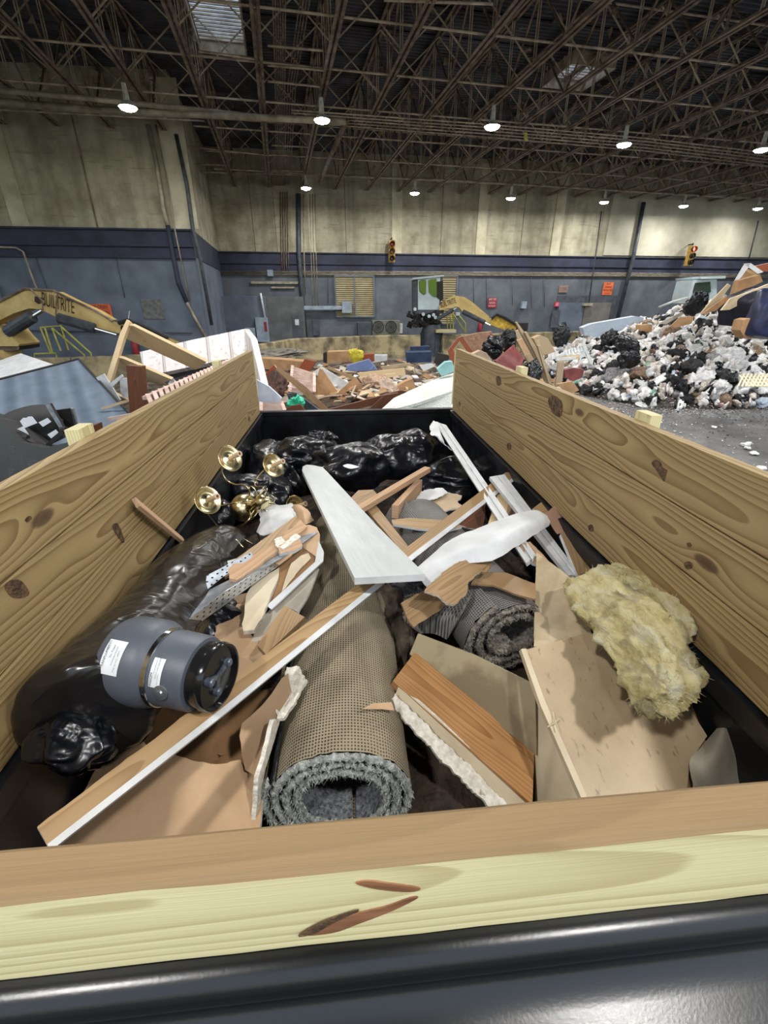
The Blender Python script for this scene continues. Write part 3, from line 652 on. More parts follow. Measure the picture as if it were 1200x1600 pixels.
mb.add(vs, fs); tb = fixn(mb.build('long_trash_bag', BLACKT, smooth=True)); tag(tb, 'long tube-shaped black bag stretched out along the left planks', 'trash bag')
md = tb.modifiers.new('s', 'SUBSURF'); md.levels = md.render_levels = 1
place('gathered_end', blob(52, 5, .10, .35, False, freq=1.0), TRS(Z(118, 1150, 1.40), (.4, .3, .9), (.085, .075, .05)), BLACKB, tb)
place('gathered_end', blob(55, 5, .10, .4, False, freq=1.0), TRS(Z(135, 1170, 1.37), (.9, .2, .3), (.06, .05, .035)), BLACKB, tb)

# ---- rolled carpets
def weave(name, c1, c2, sc):
    m, N, L, b = nodes(name); b.inputs['Roughness'].default_value = .95; v = mapping(N, L)
    s_ = N.new('ShaderNodeSeparateXYZ'); L.new(v, s_.inputs[0]); u_ = N.new('ShaderNodeUVMap'); s2 = N.new('ShaderNodeSeparateXYZ'); L.new(u_.outputs[0], s2.inputs[0])
    a = mathn(N, L, 'SINE', mathn(N, L, 'MULTIPLY', s2.outputs[0], sc)); c_ = mathn(N, L, 'SINE', mathn(N, L, 'MULTIPLY', s2.outputs[1], sc))
    h = mathn(N, L, 'MAXIMUM', a, c_); n_ = noise(N, L, v, 5, 6)
    h2 = mathn(N, L, 'MULTIPLY_ADD', n_, 1.5, mathn(N, L, 'MULTIPLY_ADD', h, .5, -.45))
    L.new(ramp(N, L, h2, [(.1, c2), (.75, c1)]), b.inputs['Base Color']); bump(N, L, h, .6, .003, b); return m
BACK = weave('jute_backing', srgb(160, 148, 124), srgb(66, 58, 46), 620); BACK2 = weave('grey_backing', srgb(140, 138, 134), srgb(70, 68, 68), 620)
PILE = mat('carpet_pile', srgb(150, 154, 160), srgb(74, 76, 82), sc=90, rough=1, bmp=1, bsc=260, bd=.01)
FRINGE = mat('frayed_carpet_edge', srgb(214, 220, 216), srgb(138, 144, 142), sc=70, rough=1, bmp=1, bsc=200, bd=.01)
FRINGE2 = mat('frayed_taupe_edge', srgb(178, 170, 158), srgb(100, 94, 86), sc=70, rough=1, bmp=1, bsc=200, bd=.01)
def carpet_roll(name, p0, p1, R_, pitch, th, turns, label, mats, squash=.94, phase=0.0, sag=.0, seed=1):
    """p0 = end that faces the camera"""
    t = thing(name, label, 'carpet roll', p1, 'rolled carpets in the trailer'); ax = (p1-p0); Ln = ax.length; ax.normalize()
    sx = ax.cross(V((0, 0, 1))).normalized(); sz = sx.cross(ax); na = 64; nl = 26
    def ringpt(th_, off, i, w_=0):
        r = R_-pitch*th_/(2*math.pi)-off; a = th_+phase
        u = i/nl; p = p0.lerp(p1, u)+V((0, 0, sag*math.sin(u*6)))
        lum = 1+.03*NZ.noise(V((math.cos(a)*2, math.sin(a)*2, u*4+seed)))
        return p+(sx*math.cos(a)+sz*math.sin(a)*squash)*r*lum+ax*w_
    N_ = int(turns*na)
    def surf(off, nm, m_, flip):
        me_v = []; fs = []; uv = []
        for i in range(nl+1):
            for k_ in range(N_+1):
                th_ = 2*math.pi*k_/na; w_ = 0
                if i == 0: w_ = .008*NZ.noise(V((th_*9, off*50, seed)))-(.004 if off else 0)
                me_v.append(ringpt(th_, off, i, w_))
        for i in range(nl):
            for k_ in range(N_):
                a = i*(N_+1)+k_; fs.append((a, a+1, a+N_+2, a+N_+1))
        mb = MB(); mb.add(me_v, fs); ob = mb.build(nm, m_, t, smooth=True)
        ul = ob.data.uv_layers.new(name='UVMap')
        for lp in ob.data.loops:
            i, k_ = divmod(lp.vertex_index, N_+1); ul.data[lp.index].uv = (2*math.pi*k_/na*R_, Ln*i/nl)
        return ob
    surf(0, 'backing', mats[0], 0); surf(th, 'pile', mats[1], 1)
    # frayed end: tufts standing out of the cut edge
    vs = []; fs = []; rnd = random.Random(seed)
    steps = N_*2
    for k_ in range(steps+1):
        th_ = 2*math.pi*k_/(na*2)
        for q in range(5):
            off = th*(.0+q/4); bul = math.sin(math.pi*q/4)
            vs.append(ringpt(th_, off, 0, -.004-bul*(.010+.010*rnd.random())+.006*NZ.noise(V((th_*12, q, seed))))+V((rnd.uniform(-1, 1), 0, rnd.uniform(-1, 1)))*.0025)
    for k_ in range(steps):
        for q in range(4): a = k_*5+q; fs.append((a, a+1, a+6, a+5))
    nb = len(vs)
    for _ in range(2600):
        k_ = rnd.randrange(steps); q = rnd.randrange(5); b0 = vs[k_*5+q]; d = (-ax+V((rnd.uniform(-1, 1), rnd.uniform(-.6, .6), rnd.uniform(-1, 1)))*.9).normalized()*rnd.uniform(.006, .018)
        s_ = V((rnd.uniform(-1, 1), rnd.uniform(-1, 1), rnd.uniform(-1, 1)))*.0022; i = len(vs)
        vs += [b0-s_, b0+s_, b0+d]; fs.append((i, i+1, i+2))
    mb = MB(); mb.add(vs, fs); mb.build('frayed_edge', mats[2], t, smooth=True)
    return t
carpet_roll('carpet_roll', V((-.055, .79, 1.045)), V((-.03, 2.35, 1.03)), .222, .030, .024, 3.4, 'large tan-backed carpet roll with a pale frayed spiral end', [BACK, PILE, FRINGE], .95, 2.6, seed=1)
p0 = Z(796, 992, 1.14); carpet_roll('carpet_roll', p0, p0+V((-.22, .95, .02)), .200, .044, .024, 2.5, 'smaller taupe carpet roll with a dark open core under the curled sheet', [BACK2, FRINGE2, FRINGE2], .9, 2.0, seed=5)
fl = patch('carpet_flap', [[Z(632, 930, 1.22), Z(690, 915, 1.26), Z(742, 914, 1.3)], [Z(630, 965, 1.16), Z(680, 955, 1.2), Z(722, 955, 1.26)], [Z(655, 990, 1.08), Z(678, 990, 1.1), Z(698, 1000, 1.1)]], .012, [BACK2, FRINGE2], rag=.1, nz=.004)
ul = fl.data.uv_layers.new(name='UVMap')
for lp in fl.data.loops: c_ = fl.data.vertices[lp.vertex_index].co; ul.data[lp.index].uv = (c_.x, c_.y)
tag(fl, 'stiff grey carpet offcut left of the smaller carpet roll', 'carpet')
cb = place('carpet_scrap', blob(21, 5, .2, .4, False), TRS(Z(612, 985, 1.02), (.5, .3, .2), (.09, .2, .12)), mat('dusty_brown_felt', srgb(92, 80, 66), srgb(50, 42, 34), sc=12, rough=1, bmp=.5)); tag(cb, 'crumpled dark brown carpet scrap between the two carpet rolls', 'carpet')
cb = place('carpet_scrap', blob(22, 5, .2, .4, False), TRS(Z(640, 925, 1.12), (.2, .6, .9), (.08, .09, .07)), PILE); tag(cb, 'frayed grey carpet corner just below the end of the pale shelf board', 'carpet')

# ---- sheets and boards
def sl(name, pts, ctl, th, mats, label, cat, group=None, **k):
    return tag(slab(name, pts, ctl, th, mats, **k), label, cat, group)
GS = 'drywall scraps in the trailer'; GW = 'wood offcuts in the trailer'; GC = 'cardboard pieces in the trailer'
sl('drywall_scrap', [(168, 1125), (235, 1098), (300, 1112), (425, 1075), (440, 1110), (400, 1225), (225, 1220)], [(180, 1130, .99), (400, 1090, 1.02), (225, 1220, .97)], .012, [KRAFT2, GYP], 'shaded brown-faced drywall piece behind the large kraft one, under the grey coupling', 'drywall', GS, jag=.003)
sl('drywall_scrap', [(178, 1137), (205, 1139), (217, 1152), (232, 1167), (262, 1178), (300, 1188), (340, 1194), (375, 1187), (388, 1205), (413, 1214), (402, 1345), (80, 1355), (130, 1238)], [(178, 1137, 1.09), (411, 1213, 1.10), (100, 1340, 1.02)], .013, [KRAFT, GYP], 'large tan-faced drywall piece with torn white edge in the near left corner', 'drywall', GS, jag=.0035, jedges=set(range(0, 9)) | {12})
t = thing('drywall_scrap', 'upright torn drywall piece leaning on the left of the large carpet roll', 'drywall', Z(400, 1200, 1.0), GS)
slab('paper_face', [(402, 1109), (425, 1083), (440, 1060), (450, 1052), (456, 1080), (437, 1112), (435, 1127), (402, 1214), (383, 1203), (374, 1150), (378, 1130)], [(402, 1109, 1.2), (436, 1112, 1.22), (399, 1212, 1.12)], .006, [KRAFT, GYP], t, jag=.003)
slab('torn_core', [(432, 1092), (448, 1042), (463, 1040), (471, 1048), (480, 1062), (470, 1076), (455, 1105), (443, 1122), (432, 1123)], [(445, 1050, 1.235), (478, 1062, 1.24), (440, 1120, 1.22)], .012, [GYP, GYP], t, jag=.005, seg=.01)
slab('core_edge', [(428, 1125), (438, 1126), (428, 1160), (415, 1200), (409, 1240), (405, 1310), (398, 1310), (402, 1235), (404, 1214), (412, 1190)], [(433, 1125, 1.21), (412, 1210, 1.15), (402, 1300, 1.02)], .012, [GYP, GYP], t, jag=.003, seg=.01)
sl('drywall_scrap', [(335, 975), (345, 945), (365, 930), (392, 925), (388, 960), (383, 985), (403, 1000), (415, 1030), (405, 1062), (370, 1075), (330, 1030)], [(335, 975, 1.22), (390, 930, 1.20), (390, 1050, 1.2)], .01, [KRAFT, GYP], 'ragged kraft-faced scrap showing between the grey coupling and the oak block', 'drywall', GS, jag=.006)
# right hand side boards
sl('backer_board', [(653, 990), (741, 1023), (836, 1070), (838, 1180), (713, 1078), (668, 1045), (640, 1022)], [(653, 991, 1.17), (832, 1070, 1.17), (833, 1172, 1.02)], .014, [mat('mottled_olive_board', srgb(168, 154, 122), srgb(128, 114, 88), sc=3, rough=.55, lo=.45, hi=.55), TANB], 'dusty olive board standing behind the orange pine board', 'board', GS)  # two darker olive tones mottled at random over the board
sl('pine_board', [(614, 1064), (648, 1019), (835, 1172), (832, 1258)], [(614, 1062, 1.17), (648, 1019, 1.17), (830, 1254, .98)], .03, [ORNG, ORNG], 'orange varnished knotty pine board wedged right of the carpet roll', 'board', GW)
t = thing('drywall_scrap', 'narrow drywall strip with fuzzy white edge below the orange pine board', 'drywall', Z(700, 1180, 1.0), GS)
slab('paper_face', [(622, 1074), (656, 1098), (730, 1165), (822, 1256), (795, 1264), (700, 1172), (640, 1110), (615, 1092)], [(621, 1076, 1.15), (656, 1095, 1.14), (800, 1256, .95)], .01, [CREAMB, GYP], t)
slab('torn_core', [(612, 1092), (618, 1083), (640, 1108), (705, 1168), (802, 1264), (772, 1266), (700, 1196), (660, 1154), (620, 1112)], [(613, 1088, 1.155), (620, 1115, 1.13), (790, 1262, .95)], .012, [GYP, GYP], t, jag=.004, seg=.008)
slab('paper_curl', [(566, 1108), (582, 1099), (612, 1097), (616, 1110), (597, 1108), (580, 1108)], [(566, 1108, 1.27), (600, 1097, 1.22), (612, 1110, 1.2)], .002, [KRAFT, KRAFT], t)
sl('backer_board', [(838, 863), (862, 880), (895, 905), (925, 990), (840, 1010), (834, 1010)], [(838, 863, 1.30), (890, 900, 1.30), (840, 1008, 1.22)], .014, [TANB, CREAMB], 'speckled tan backer board pointing up behind the insulation', 'board', GS, jag=.001)
sl('backer_board', [(833, 1020), (845, 1030), (925, 1258), (836, 1268)], [(836, 1020, 1.19), (850, 1035, 1.19), (900, 1258, .99)], .013, [CREAMB, GYP], 'cream board lying half under the large speckled tan panel', 'board', GS)
t = thing('wall_panel', 'large speckled tan panel with a pale edge strip, lying under the insulation', 'panel', Z(950, 1120, 1.1), GS)
m, N, L, b = nodes('speckled_tan'); v = mapping(N, L); b.inputs['Roughness'].default_value = .42
v2 = mapping(N, L, (22, 60, 40)); sp_ = ramp(N, L, noise(N, L, v2, 1, 2), [(.62, (0, 0, 0)), (.72, (.7,)*3)])
g = ramp(N, L, noise(N, L, v, 4, 6), [(.3, srgb(168, 146, 116)), (.7, srgb(204, 184, 152))]); L.new(mix(N, L, sp_, g, srgb(120, 96, 70)), b.inputs['Base Color'])
slab('panel', [(818, 1016), (921, 988), (1000, 1020), (1080, 1110), (1105, 1150), (1078, 1190), (1072, 1245), (922, 1262)], [(815, 1015, 1.27), (921, 988, 1.29), (920, 1255, 1.10)], .012, [m, TANB], t)
slab('edge_strip', [(814, 1014), (822, 1013), (853, 1098), (925, 1262), (915, 1262), (845, 1103)], [(815, 1014, 1.285), (822, 1013, 1.285), (920, 1255, 1.11)], .02, [CREAMB, CREAMB], t)
mb = MB(); mb.tube([Z(856, 1136, 1.19), Z(866, 1130, 1.205), Z(873, 1124, 1.20)], .0022, 6); mb.tube([Z(864, 1112, 1.21), Z(868, 1128, 1.205), Z(874, 1142, 1.20)], .0015, 6); mb.build('tie_wire', CREAMB, t)
sl('cardboard_piece', [(1000, 1105), (1075, 1090), (1120, 1150), (1100, 1250), (1060, 1250), (1062, 1190)], [(1000, 1110, 1.14), (1100, 1150, 1.12), (1080, 1240, 1.02)], .006, [KRAFT2, KRAFT2], 'dark brown cardboard under the lower end of the insulation', 'cardboard', GC, jag=.004)
g = patch('drywall_scrap', [[Z(1120, 1138, 1.20), Z(1131, 1137, 1.22), Z(1140, 1140, 1.2)], [Z(1095, 1168, 1.21), Z(1122, 1172, 1.23), Z(1152, 1180, 1.16)], [Z(1077, 1192, 1.2), Z(1110, 1210, 1.2), Z(1164, 1212, 1.1)], [Z(1088, 1245, 1.12), Z(1125, 1245, 1.12), Z(1176, 1238, 1.06)]], .012, [GREYGYP, GYP]); tag(g, 'small curved drywall fragment in the near right corner', 'drywall', GS)
t = thing('cardboard_piece', 'crushed brown cardboard box corner leaning on the right planks behind the insulation', 'cardboard', Z(1110, 1000, 1.1), GC)
slab('flap', [(1064, 950), (1070, 935), (1083, 930), (1115, 962), (1152, 1004), (1120, 1003), (1098, 984), (1080, 975)], [(1070, 935, 1.40), (1150, 1003, 1.40), (1095, 984, 1.27)], .005, [KRAFT2, KRAFT2], t, jag=.002)
slab('flap', [(1092, 990), (1096, 982), (1108, 983), (1118, 992), (1104, 1030), (1085, 1040), (1076, 1010)], [(1092, 985, 1.33), (1117, 992, 1.33), (1090, 1030, 1.22)], .005, [PINKC, PINKC], t, jag=.003)
slab('flap', [(1120, 1003), (1152, 1003), (1128, 1042), (1108, 1070), (1098, 1030), (1112, 1012)], [(1120, 1003, 1.33), (1150, 1003, 1.34), (1108, 1065, 1.22)], .005, [PINKC, PINKC], t, jag=.003)
slab('flap', [(1080, 975), (1098, 984), (1080, 1010), (1074, 1000)], [(1080, 975, 1.32), (1096, 984, 1.32), (1080, 1010, 1.25)], .005, [KRAFT, KRAFT], t)
# ---- the two biggest boards
sl('shelf_board', [(472, 735), (473, 729), (479, 726), (490, 727), (504, 730), (513, 739), (590, 822), (664, 897), (554, 903), (512, 817)], [(480, 728, 1.33), (664, 897, 1.46), (554, 903, 1.46)], .026, [SHELFP, WHITEP], 'long pale grey painted shelf board lying across the load, one end rounded', 'board', GW, axis=(5, 7))
sl('trim_board', [(58, 1292), (330, 1086), (790, 738), (813, 737), (646, 868), (345, 1113), (76, 1325)], [(58, 1292, 1.42), (790, 738, 1.33), (76, 1325, 1.40)], .014, [TRIMW, WHITEP], 'very long thin brown trim board with a white painted edge crossing the whole load', 'board', GW, axis=(0, 2), jag=.0015, jedges={0, 6})
lb_ = [o for o in bpy.data.objects if o.name == 'trim_board'][0]
slab('painted_edge', [(74, 1319), (345, 1108), (647, 863), (812, 738), (815, 742), (648, 872), (348, 1118), (78, 1330)], [(58, 1292, 1.421), (790, 738, 1.331), (76, 1325, 1.401)], .012, [WHITEP, WHITEP], lb_, axis=(0, 3))
# ---- curled white sheet and what surrounds it
g = patch('curled_sheet', [[Z(650, 888, 1.36), Z(706, 842, 1.42), Z(760, 820, 1.44), Z(806, 803, 1.45), Z(838, 797, 1.44), Z(856, 806, 1.41)], [Z(655, 902, 1.36), Z(712, 862, 1.43), Z(765, 846, 1.46), Z(812, 824, 1.47), Z(846, 810, 1.45), Z(860, 814, 1.41)], [Z(674, 925, 1.34), Z(716, 884, 1.40), Z(768, 877, 1.42), Z(808, 853, 1.43), Z(844, 830, 1.42), Z(858, 822, 1.39)]], .004, [WHITEP, WHITEP], rag=.15, nz=.004, nf=20); tag(g, 'curled smooth white wall sheet arching over the smaller carpet roll', 'sheet', GS)
sl('paneling_piece', [(669, 915), (690, 895), (717, 877), (742, 874), (766, 876), (752, 893), (731, 912), (728, 930), (712, 944), (699, 944), (684, 930), (664, 924)], [(669, 915, 1.40), (766, 876, 1.40), (699, 944, 1.36)], .01, [OAK, GYP], 'splintered oak panelling piece with torn white backing below the curled sheet', 'panelling', GW, jag=.003, seg=.01, axis=(0, 3))
sl('paneling_piece', [(736, 912), (752, 894), (792, 895), (837, 912), (837, 936), (812, 930), (770, 914)], [(750, 894, 1.335), (835, 912, 1.335), (812, 930, 1.33)], .008, [OAK, OAK], 'oak panelling strip lying on top of the smaller carpet roll', 'panelling', GW, jag=.002)
sl('paneling_piece', [(627, 942), (664, 922), (700, 940), (690, 952), (647, 980), (640, 972)], [(628, 942, 1.29), (664, 924, 1.29), (645, 978, 1.24)], .008, [OAK, OAK], 'oak panelling scrap on the stiff grey carpet offcut', 'panelling', GW, jag=.002)
sl('plaster_strip', [(756, 876), (768, 874), (768, 884), (760, 894), (750, 893)], [(756, 876, 1.39), (768, 874, 1.39), (755, 893, 1.38)], .01, [OAK, OAK], 'small oak block under the curled white sheet', 'wood block', GW)
sl('plaster_strip', [(812, 852), (828, 846), (850, 868), (858, 878), (838, 882), (832, 880)], [(812, 852, 1.29), (828, 846, 1.29), (838, 884, 1.26)], .012, [ROUGHW, WHITEP], 'narrow lath with plaster crust right of the curled sheet', 'lath', GW, jag=.002)
# white mouldings
def moulding(name, outline, ctl, label, ribs=3):
    t = thing(name, label, 'moulding', Z(*ctl[0]), 'white mouldings in the trailer')
    (a0, a1), (b0, b1) = outline
    for i, (u0, u1, th, dz) in enumerate(((0, .3, .02, .012), (.3, .55, .02, 0), (.55, .72, .02, .008), (.72, 1, .02, -.004))):
        l = lambda p, q, u: (p[0]*(1-u)+q[0]*u, p[1]*(1-u)+q[1]*u)
        slab('moulding_band', [l(a0, a1, u0), l(a0, a1, u1), l(b0, b1, u1), l(b0, b1, u0)], [(c_[0], c_[1], c_[2]+dz) for c_ in ctl], th, [WHITEP, WHITEP], t)
    return t
t = moulding('crown_moulding', [((678, 658), (697, 664)), ((822, 880), (838, 868))], [(678, 658, 1.42), (697, 668, 1.42), (830, 870, 1.28)], 'white crown moulding rising to the tailgate, torn paper at its top end')
patch('torn_paper', [[Z(671, 664, 1.43), Z(678, 658, 1.43), Z(685, 660, 1.43)], [Z(674, 680, 1.40), Z(683, 682, 1.41), Z(694, 690, 1.41)], [Z(683, 675, 1.38), Z(694, 694, 1.38), Z(706, 704, 1.38)]], .003, [WHITEP], t, rag=.3, nz=.01, nf=30)
moulding('door_casing', [((765, 745), (788, 741)), ((888, 899), (906, 897))], [(765, 743, 1.36), (786, 742, 1.36), (895, 897, 1.24)], 'white door casing lying right of the crown moulding and passing under the curled sheet')
# right cluster
sl('trim_offcut', [(832, 795), (867, 768), (884, 774), (862, 795), (850, 803)], [(832, 795, 1.34), (867, 768, 1.34), (884, 774, 1.33)], .015, [TRIMW, WHITEP], 'short brown trim offcut near the right planks, white along one edge', 'wood offcut', GW, axis=(0, 1))
sl('cardboard_piece', [(850, 802), (872, 788), (881, 794), (898, 813), (889, 829), (871, 834), (858, 815)], [(850, 802, 1.36), (880, 793, 1.36), (871, 834, 1.31)], .004, [PINKC, PINKC], 'ragged cardboard scrap on top of the oak plank at the right planks', 'cardboard', GC, jag=.003)
sl('oak_plank', [(876, 834), (894, 822), (930, 888), (903, 899)], [(876, 834, 1.31), (894, 822, 1.31), (905, 897, 1.26)], .018, [OAK, WHITEP], 'short oak plank standing between the door casing and the insulation', 'plank', GW, axis=(0, 3))
sl('cardboard_piece', [(880, 796), (905, 808), (911, 826), (908, 848), (893, 835), (885, 815)], [(880, 796, 1.30), (911, 815, 1.30), (908, 848, 1.25)], .004, [KRAFT2, KRAFT2], 'brown cardboard leaning on the right planks behind the oak plank', 'cardboard', GC, jag=.003)
sl('pine_offcut', [(762, 820), (777, 773), (798, 768), (789, 812)], [(762, 820, 1.27), (777, 773, 1.30), (798, 768, 1.30)], .018, [PINE, PINE], 'short yellow pine offcut behind the curled white sheet', 'wood offcut', GW, axis=(0, 1))
sl('drywall_scrap', [(705, 815), (740, 795), (760, 785), (757, 812), (750, 828), (725, 822)], [(705, 815, 1.2), (760, 790, 1.22), (740, 828, 1.18)], .01, [DARKW, GYP], 'dark splintered wood scrap behind the curled sheet', 'wood scrap', GW, jag=.004)
sl('drywall_scrap', [(800, 770), (830, 795), (850, 822), (800, 815), (788, 800)], [(800, 770, 1.2), (830, 795, 1.2), (800, 815, 1.15)], .01, [KRAFT, GYP], 'tan drywall scrap visible under the door casing', 'drywall', GS, jag=.004)
sl('trim_offcut', [(612, 812), (640, 809), (698, 813), (722, 822), (700, 829), (655, 826), (614, 819)], [(615, 813, 1.33), (697, 812, 1.33), (700, 829, 1.32)], .012, [TRIMW, WHITEP], 'brown trim offcut joined at an angle to the long trim board', 'wood offcut', GW)
def stick(name, a, b_, w_, th, m_, label, group=GW, cat='wood offcut', up=(0, 0, 1), ends=None):
    mb = MB(); mb.bar(a, b_, w_, th, up=up); x_ = (b_-a).normalized(); y_ = V(up).cross(x_).normalized()
    ob = mb.build(name, m_, frame=frame3((a+b_)/2, x_, x_.cross(y_))); bv = ob.modifiers.new('b', 'BEVEL'); bv.width = .0015; bv.segments = 1
    return tag(ob, label, cat, group)
stick('raw_stud', Z(560, 797, 1.36), Z(668, 733, 1.36), .042, .03, ROUGHW, 'raw pinkish stud behind the shelf board, pointing up to the right')
stick('raw_stud', Z(617, 800, 1.31), Z(655, 758, 1.28), .036, .075, ROUGHW, 'short raw stud standing on edge with its nailed end towards the camera')
sl('plywood_scrap', [(623, 807), (640, 785), (657, 767), (690, 766), (722, 774), (715, 782), (723, 793), (690, 800), (657, 808)], [(623, 807, 1.23), (657, 767, 1.23), (722, 793, 1.23)], .008, [mat('pale_tan_paper', srgb(206, 186, 156), srgb(180, 156, 124), sc=5), WHITEP], 'splintered tan sheet with white torn rim behind the angled trim', 'sheet', GW, jag=.007, seg=.012)
sl('plywood_scrap', [(640, 790), (662, 766), (690, 762), (700, 770), (672, 782)], [(640, 790, 1.25), (662, 766, 1.26), (700, 770, 1.25)], .004, [WHITEP, GYP], 'frayed white paper shreds on the splintered tan sheet', 'paper', GW, jag=.006, seg=.01)
sl('trim_offcut', [(572, 795), (588, 790), (640, 856), (629, 863)], [(575, 793, 1.33), (587, 792, 1.33), (632, 860, 1.31)], .014, [OAK, OAK], 'narrow brown strip along the right edge of the shelf board', 'wood offcut', GW, axis=(0, 3))
sl('trim_offcut', [(549, 777), (560, 766), (583, 765), (592, 775), (570, 790), (556, 790)], [(550, 777, 1.28), (582, 765, 1.28), (570, 790, 1.27)], .014, [OAK, OAK], 'small brown wood block next to the raw stud and black bags', 'wood offcut', GW)
# left cluster (plaster lath, scraps, perforated angles)
g = patch('plaster_cloth', [[Z(401, 797, 1.28), Z(430, 789, 1.31), Z(457, 787, 1.31)], [Z(406, 812, 1.29), Z(432, 806, 1.32), Z(468, 800, 1.33)], [Z(400, 832, 1.25), Z(415, 836, 1.28), Z(445, 825, 1.3)]], .004, [WHITEP], rag=.35, nz=.012, nf=18); tag(g, 'crumpled white plaster sheet beside the chandelier ring', 'sheet', GS)
g = patch('kraft_curl', [[Z(455, 792, 1.35), Z(465, 787, 1.38), Z(480, 795, 1.37)], [Z(462, 803, 1.34), Z(474, 800, 1.38), Z(486, 806, 1.36)], [Z(470, 818, 1.33), Z(478, 820, 1.35), Z(490, 812, 1.33)]], .003, [KRAFT], rag=.3, nz=.01, nf=25); tag(g, 'curled tan paper scrap left of the shelf board', 'paper', GS)
sl('lath_strip', [(345, 890), (362, 878), (462, 806), (470, 812), (440, 838), (385, 884), (352, 902)], [(345, 890, 1.36), (462, 806, 1.35), (352, 902, 1.35)], .012, [TRIMW, TRIMW], 'thin brown lath running down from the shelf board, behind the rough batten', 'lath', GW, axis=(1, 2))
t = thing('rough_batten', 'rough splintered batten with rounded pale end lying on the metal angles', 'batten', Z(400, 880, 1.36), GW)
slab('batten', [(357, 889), (363, 881), (380, 880), (440, 838), (470, 812), (480, 822), (446, 852), (395, 889), (370, 906), (358, 903)], [(357, 889, 1.39), (480, 818, 1.39), (370, 906, 1.38)], .025, [ROUGHW, ROUGHW], t, jag=.0025, seg=.012, axis=(2, 4))
slab('plaster_crust', [(428, 843), (440, 838), (447, 846), (462, 834), (470, 838), (455, 850), (442, 858), (431, 853)], [(430, 843, 1.402), (470, 838, 1.40), (435, 853, 1.398)], .008, [GYP, GYP], t, jag=.004, seg=.008)
sl('splintered_block', [(436, 852), (466, 836), (473, 852), (460, 860), (438, 866)], [(436, 852, 1.40), (466, 836, 1.40), (460, 860, 1.38)], .02, [ROUGHW, WHITEP], 'splintered short block lying across the rough batten', 'wood block', GW, jag=.003)
sl('splintered_block', [(430, 880), (440, 862), (462, 858), (455, 868), (436, 882)], [(430, 880, 1.36), (462, 858, 1.37), (438, 866, 1.37)], .006, [KRAFT, KRAFT], 'thin pointed tan splinter under the short block', 'splinter', GW)
sl('drywall_scrap', [(469, 828), (474, 821), (484, 820), (495, 824), (500, 835), (498, 872), (485, 863), (474, 856)], [(469, 828, 1.37), (499, 828, 1.37), (496, 872, 1.34)], .004, [KRAFT, GYP], 'rounded tan paper flap left of the shelf board, above the large carpet roll', 'drywall', GS, jag=.001)
t = thing('drywall_scrap', 'tan drywall strip with a bright white corner edge left of the large carpet roll', 'drywall', Z(460, 900, 1.2), GS)
slab('paper_face', [(436, 884), (455, 856), (474, 852), (496, 868), (490, 884), (425, 945), (410, 948)], [(436, 884, 1.32), (490, 870, 1.33), (415, 945, 1.26)], .008, [KRAFT2, GYP], t, jag=.002)
slab('paper_patch', [(455, 880), (470, 868), (482, 864), (486, 872), (472, 886), (440, 925)], [(436, 884, 1.325), (490, 870, 1.335), (415, 945, 1.265)], .003, [CREAMB, CREAMB], t, jag=.002)
slab('corner_edge', [(498, 845), (506, 862), (505, 876), (424, 952), (417, 946), (492, 878)], [(498, 845, 1.36), (506, 872, 1.345), (420, 950, 1.27)], .006, [WHITEP, WHITEP], t)
sl('cream_board', [(424, 950), (488, 892), (498, 888), (484, 925), (466, 957), (446, 948), (410, 1000), (392, 1003), (405, 970)], [(424, 950, 1.24), (495, 888, 1.30), (395, 1003, 1.2)], .012, [GREYGYP, GYP], 'pale grey drywall strip between the corner edge and the large carpet roll', 'drywall', GS, jag=.002, axis=(0, 1))
sl('cream_board', [(387, 925), (397, 909), (436, 886), (434, 905), (420, 937), (410, 965), (397, 984), (380, 986), (378, 975)], [(387, 921, 1.30), (436, 886, 1.32), (390, 984, 1.26)], .02, [CREAMB, GYP], 'cracked cream board scrap under the metal angles', 'board', GS, jag=.003, axis=(8, 2))
sl('oak_block', [(402, 1008), (444, 946), (476, 964), (443, 996), (415, 1022)], [(402, 1007, 1.31), (444, 947, 1.34), (476, 964, 1.33)], .022, [OAK, OAK], 'honey coloured oak block just above the long trim board', 'wood block', GW, axis=(0, 1))
t = thing('perforated_angle', 'pair of bent galvanised steel angles with punched holes, above the grey coupling', 'steel angle', Z(330, 930, 1.35), None)
m, N, L, b = nodes('punched_galvanised'); b.inputs['Metallic'].default_value = .85; b.inputs['Roughness'].default_value = .36; v = mapping(N, L)
vm = N.new('ShaderNodeVectorMath'); vm.operation = 'MULTIPLY'; vm.inputs[1].default_value = (36, 48, 0); L.new(v, vm.inputs[0]); fr_ = N.new('ShaderNodeVectorMath'); fr_.operation = 'FRACTION'; L.new(vm.outputs[0], fr_.inputs[0])
ds = N.new('ShaderNodeVectorMath'); ds.operation = 'DISTANCE'; ds.inputs[1].default_value = (.5, .5, 0); L.new(fr_.outputs[0], ds.inputs[0])
hl = ramp(N, L, ds.outputs['Value'], [(.16, (1, 1, 1)), (.19, (0, 0, 0))]); base = ramp(N, L, noise(N, L, v, 30, 4), [(.3, srgb(160, 172, 188)), (.7, srgb(214, 222, 232))])
L.new(mix(N, L, hl, base, (.01, .01, .012)), b.inputs['Base Color']); PG = m
slab('flange', [(240, 966), (290, 922), (300, 917), (304, 926), (276, 950), (262, 966)], [(238, 968, 1.38), (300, 917, 1.40), (270, 965, 1.37)], .002, [PG, GALV], t)
slab('flange', [(300, 920), (325, 898), (350, 885), (392, 862), (396, 870), (350, 900), (300, 940), (280, 955)], [(300, 920, 1.385), (390, 862, 1.38), (300, 940, 1.37)], .002, [PG, GALV], t)
